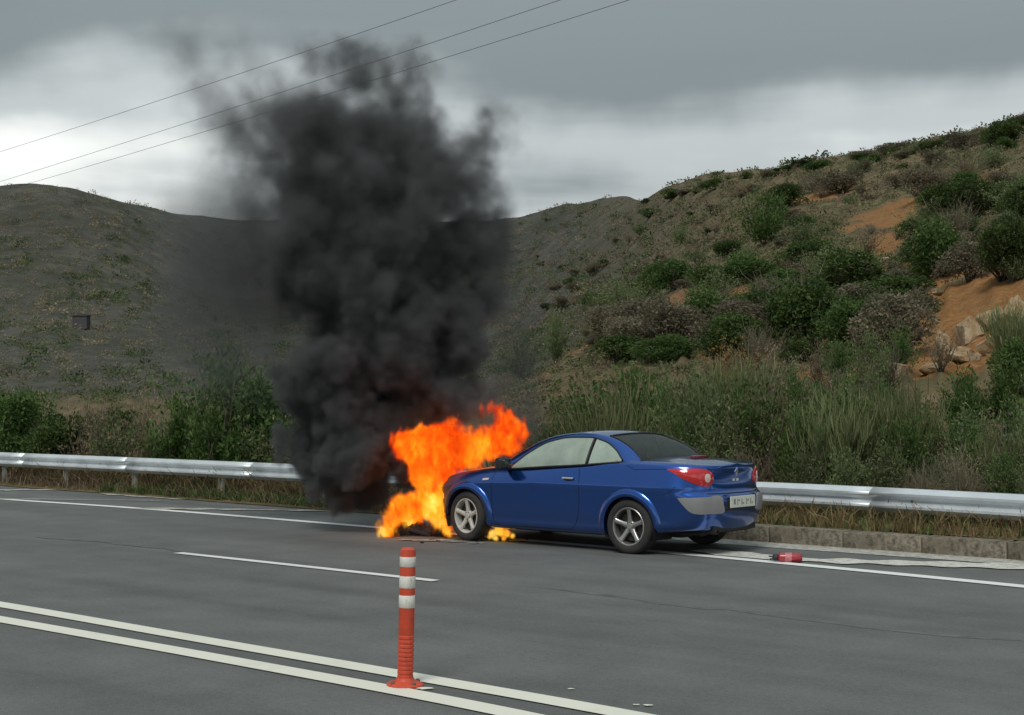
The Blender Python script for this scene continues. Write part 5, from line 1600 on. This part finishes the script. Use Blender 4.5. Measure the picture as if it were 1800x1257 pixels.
def m_flame(name, base_z, yellow):
    m = bpy.data.materials.new(name); m.use_nodes = True; nt = m.node_tree; nt.nodes.clear()
    out = nt.nodes.new('ShaderNodeOutputMaterial'); at_ = nd(nt, 'ShaderNodeAttribute', attribute_name='density').outputs['Fac']
    co = nt.nodes.new('ShaderNodeNewGeometry').outputs['Position']
    mp = nd(nt, 'ShaderNodeMapping', {'Vector': co, 'Scale': (1, 1, .55)}).outputs[0]
    n = noise(nt, 9.0, 7, 0.70, mp, 0.8)
    zz = nd(nt, 'ShaderNodeSeparateXYZ', {0: co}).outputs[2]
    hot = nd(nt, 'ShaderNodeMapRange', {0: zz, 1: base_z, 2: base_z + .75, 3: yellow, 4: 0.0}).outputs[0]
    lowf = nd(nt, 'ShaderNodeMath', {0: noise(nt, 3.2, 3, .5, mp, .4), 1: .5}, operation='SUBTRACT').outputs[0]
    rim = nd(nt, 'ShaderNodeMapRange', {0: at_, 1: 0.1, 2: 0.9, 3: -.12, 4: .07}).outputs[0]
    f = nd(nt, 'ShaderNodeMath', {0: nd(nt, 'ShaderNodeMath', {0: n, 1: hot}, operation='ADD').outputs[0], 1: nd(nt, 'ShaderNodeMath', {0: nd(nt, 'ShaderNodeMath', {0: lowf, 1: 1.0}, operation='MULTIPLY').outputs[0], 1: rim}, operation='ADD').outputs[0]}, operation='ADD').outputs[0]
    col = ramp(nt, f, [(0.30, (0.50, 0.022, 0.002)), (0.42, (0.90, 0.075, 0.003)), (0.54, (1.0, 0.150, 0.004)), (0.66, (1.0, 0.27, 0.008)), (0.80, (1.15, 0.56, 0.035)), (1.0, (1.35, 1.0, 0.22))])
    e = nd(nt, 'ShaderNodeEmission', {'Color': col, 'Strength': nd(nt, 'ShaderNodeMath', {0: at_, 1: 17.0}, operation='MULTIPLY').outputs[0]})
    a = nd(nt, 'ShaderNodeVolumeAbsorption', {'Color': (0, 0, 0, 1), 'Density': nd(nt, 'ShaderNodeMath', {0: at_, 1: 16.0}, operation='MULTIPLY').outputs[0]})
    s_ = nd(nt, 'ShaderNodeAddShader', {0: e.outputs[0], 1: a.outputs[0]})
    nt.links.new(s_.outputs[0], out.inputs['Volume']); return m


fo = volume_obj('flames', lo, hi, fd, m_flame('flame', .10, .24))
tag(fo, 'large orange flames rising from the engine bay and front of the blue car', 'fire', kind='stuff')
# burning fuel under the car behind the front wheel
lo2, hi2 = (-.55, 17.2, 0.0), (.35, 18.1, .32); n2, ax2 = grid_axes(lo2, hi2, .014)
bl = [(at(px, py, 17.62).x, 17.62, at(px, py, 17.62).z, r * 17.62 / F_PX) for px, py, r in [(866, 938, 9), (878, 935, 11), (890, 937, 9), (900, 942, 6), (872, 945, 7), (886, 946, 6), (860, 944, 5)]]
fld = blob_field(ax2, bl) + (warp_noise(n2, 12, rf, 3, .6) - .5) * .06
d2 = sstep(0, .03, fld); d2[:, :, 0] = 0
fo2 = volume_obj('ground_flames', lo2, hi2, d2, m_flame('yellow_flame', -.25, .62)); tag(fo2, 'small yellow flames under the car behind the front wheel', 'fire', kind='stuff')

# smoke column
SMOKE = [(712, 845, 34), (700, 880, 28), (720, 815, 30), (690, 905, 20), (600, 872, 44), (650, 852, 50), (560, 835, 48), (620, 800, 70), (540, 785, 58), (502, 775, 34), (680, 790, 52), (690, 740, 60), (610, 730, 86), (550, 710, 64), (740, 715, 50), (790, 705, 44), (835, 690, 34), (866, 692, 18),
         (560, 655, 70), (640, 640, 96), (725, 640, 88), (795, 612, 62), (505, 655, 42), (598, 575, 66), (655, 555, 100), (760, 540, 100), (842, 515, 52), (600, 480, 98), (700, 440, 120), (820, 430, 78), (868, 470, 34), (872, 405, 30), (535, 425, 92), (660, 350, 116), (765, 345, 78), (832, 370, 32), (630, 270, 96), (700, 250, 78), (765, 290, 46), (832, 270, 18),
         (548, 245, 78), (640, 136, 44), (680, 140, 36), (715, 172, 28), (596, 158, 40), (738, 218, 34), (550, 185, 42), (500, 225, 50), (520, 310, 46), (660, 205, 62)]
WISP = [(490, 220, 66), (445, 245, 46), (440, 190, 36), (475, 300, 46), (520, 170, 50), (425, 225, 26), (510, 300, 56), (470, 380, 40), (530, 350, 52), (480, 460, 64), (540, 110, 40), (866, 240, 12), (880, 690, 24), (905, 715, 18), (480, 540, 54), (890, 440, 24)]
FAINT = [(345, 105, 40), (335, 60, 34), (360, 150, 40), (380, 30, 36), (350, 15, 38), (410, 90, 44), (390, 190, 40), (450, 110, 44), (480, 70, 34), (420, 40, 34)]
VEIL = [(440, 540, 80), (420, 460, 84), (400, 600, 50), (500, 520, 80), (370, 520, 70), (440, 400, 60), (340, 560, 50), (470, 420, 70), (895, 590, 44), (905, 640, 36), (920, 730, 30)]
lo, hi = (-5.3, 17.0, 0.0), (0.55, 22.0, 7.35)
n3, ax3 = grid_axes(lo, hi, .040)
rs = np.random.default_rng(9)


def smoke_blobs(L, yc, spread, fill):
    out = []
    for px, py, r in L:
        Y = yc + rs.uniform(-.25, .25) + (.35 if py < 650 else 0); p = at(px, py, Y); rr = r * Y / F_PX
        out.append((p.x, p.y, max(p.z, rr * .35), rr))
        for q in range(fill):
            d = rs.normal(size=3); d /= np.linalg.norm(d); d[1] *= spread
            out.append((p.x + d[0] * rr * .72, p.y + d[1] * rr * .9, max(p.z + d[2] * rr * .72, .1), rr * rs.uniform(.32, .52)))
    return out


rn = np.random.default_rng(31)                                            # noise fields, independent of the puff layout
bl1 = billow(n3, 9, rn, 4, .55); w3 = warp_noise(n3, 24, rn, 4, .66); w1 = warp_noise(n3, 6, rn, 5, .55); w2 = warp_noise(n3, 5, rn, 5, .62)
core = blob_field(ax3, smoke_blobs(SMOKE, 19.15, 1.0, 7))
Zg = ax3[2][None, None, :]; Xg = ax3[0][:, None, None]
soft = np.clip((Zg - 1.0) / 4.2, 0, 1)                                     # the column loosens as it rises
core = core + (bl1 - .38) * (.34 + .20 * soft) + (w1 - .5) * (.25 + 1.0 * soft) + (w3 - .5) * (.50 + .25 * soft)
dc = sstep(-.02 - .24 * soft, .07 + .55 * soft, core) * (1.0 - .45 * soft) * np.clip(.05 + 1.9 * w3, .15, 1.7)
wsp = blob_field(ax3, smoke_blobs([(x_, y_, r_ * 1.1) for x_, y_, r_ in WISP], 19.4, 1.0, 3)) + (w2 - .5) * 2.0 + (w3 - .5) * 1.3 + (bl1 - .4) * .4
dw = sstep(-.15, 1.0, wsp) * .34
ft = blob_field(ax3, smoke_blobs(FAINT, 19.5, 1.0, 3)) + (w2 - .5) * 2.2 + (w3 - .5) * 1.2
dw = np.maximum(dw, sstep(-.30, .9, ft) * .12)
vl = blob_field(ax3, smoke_blobs(VEIL, 19.9, 1.0, 2)) + (w2 - .5) * 1.4
dv = sstep(-.70, .9, vl) * .13
dens = np.maximum(np.maximum(dc, dw), dv); 
for ax in range(3):                                                         # fade at the faces of the grid
    sh = [1, 1, 1]; sh[ax] = n3[ax]; k = np.arange(n3[ax]); f = np.clip(np.minimum(k if not (ax == 2) else k + 9, n3[ax] - 1 - k) / 7, 0, 1); dens = dens * f.reshape(sh)
m = bpy.data.materials.new('soot_smoke'); m.use_nodes = True; nt = m.node_tree; nt.nodes.clear()
pv = nd(nt, 'ShaderNodeVolumePrincipled', {'Color': (0.205, 0.21, 0.215, 1), 'Density': 10.5, 'Anisotropy': 0.1}); mo = nt.nodes.new('ShaderNodeOutputMaterial'); nt.links.new(pv.outputs[0], mo.inputs['Volume'])
so = volume_obj('smoke_plume', lo, hi, dens, m)
tag(so, 'thick column of dark grey smoke rising from the front of the burning car', 'smoke', kind='stuff')
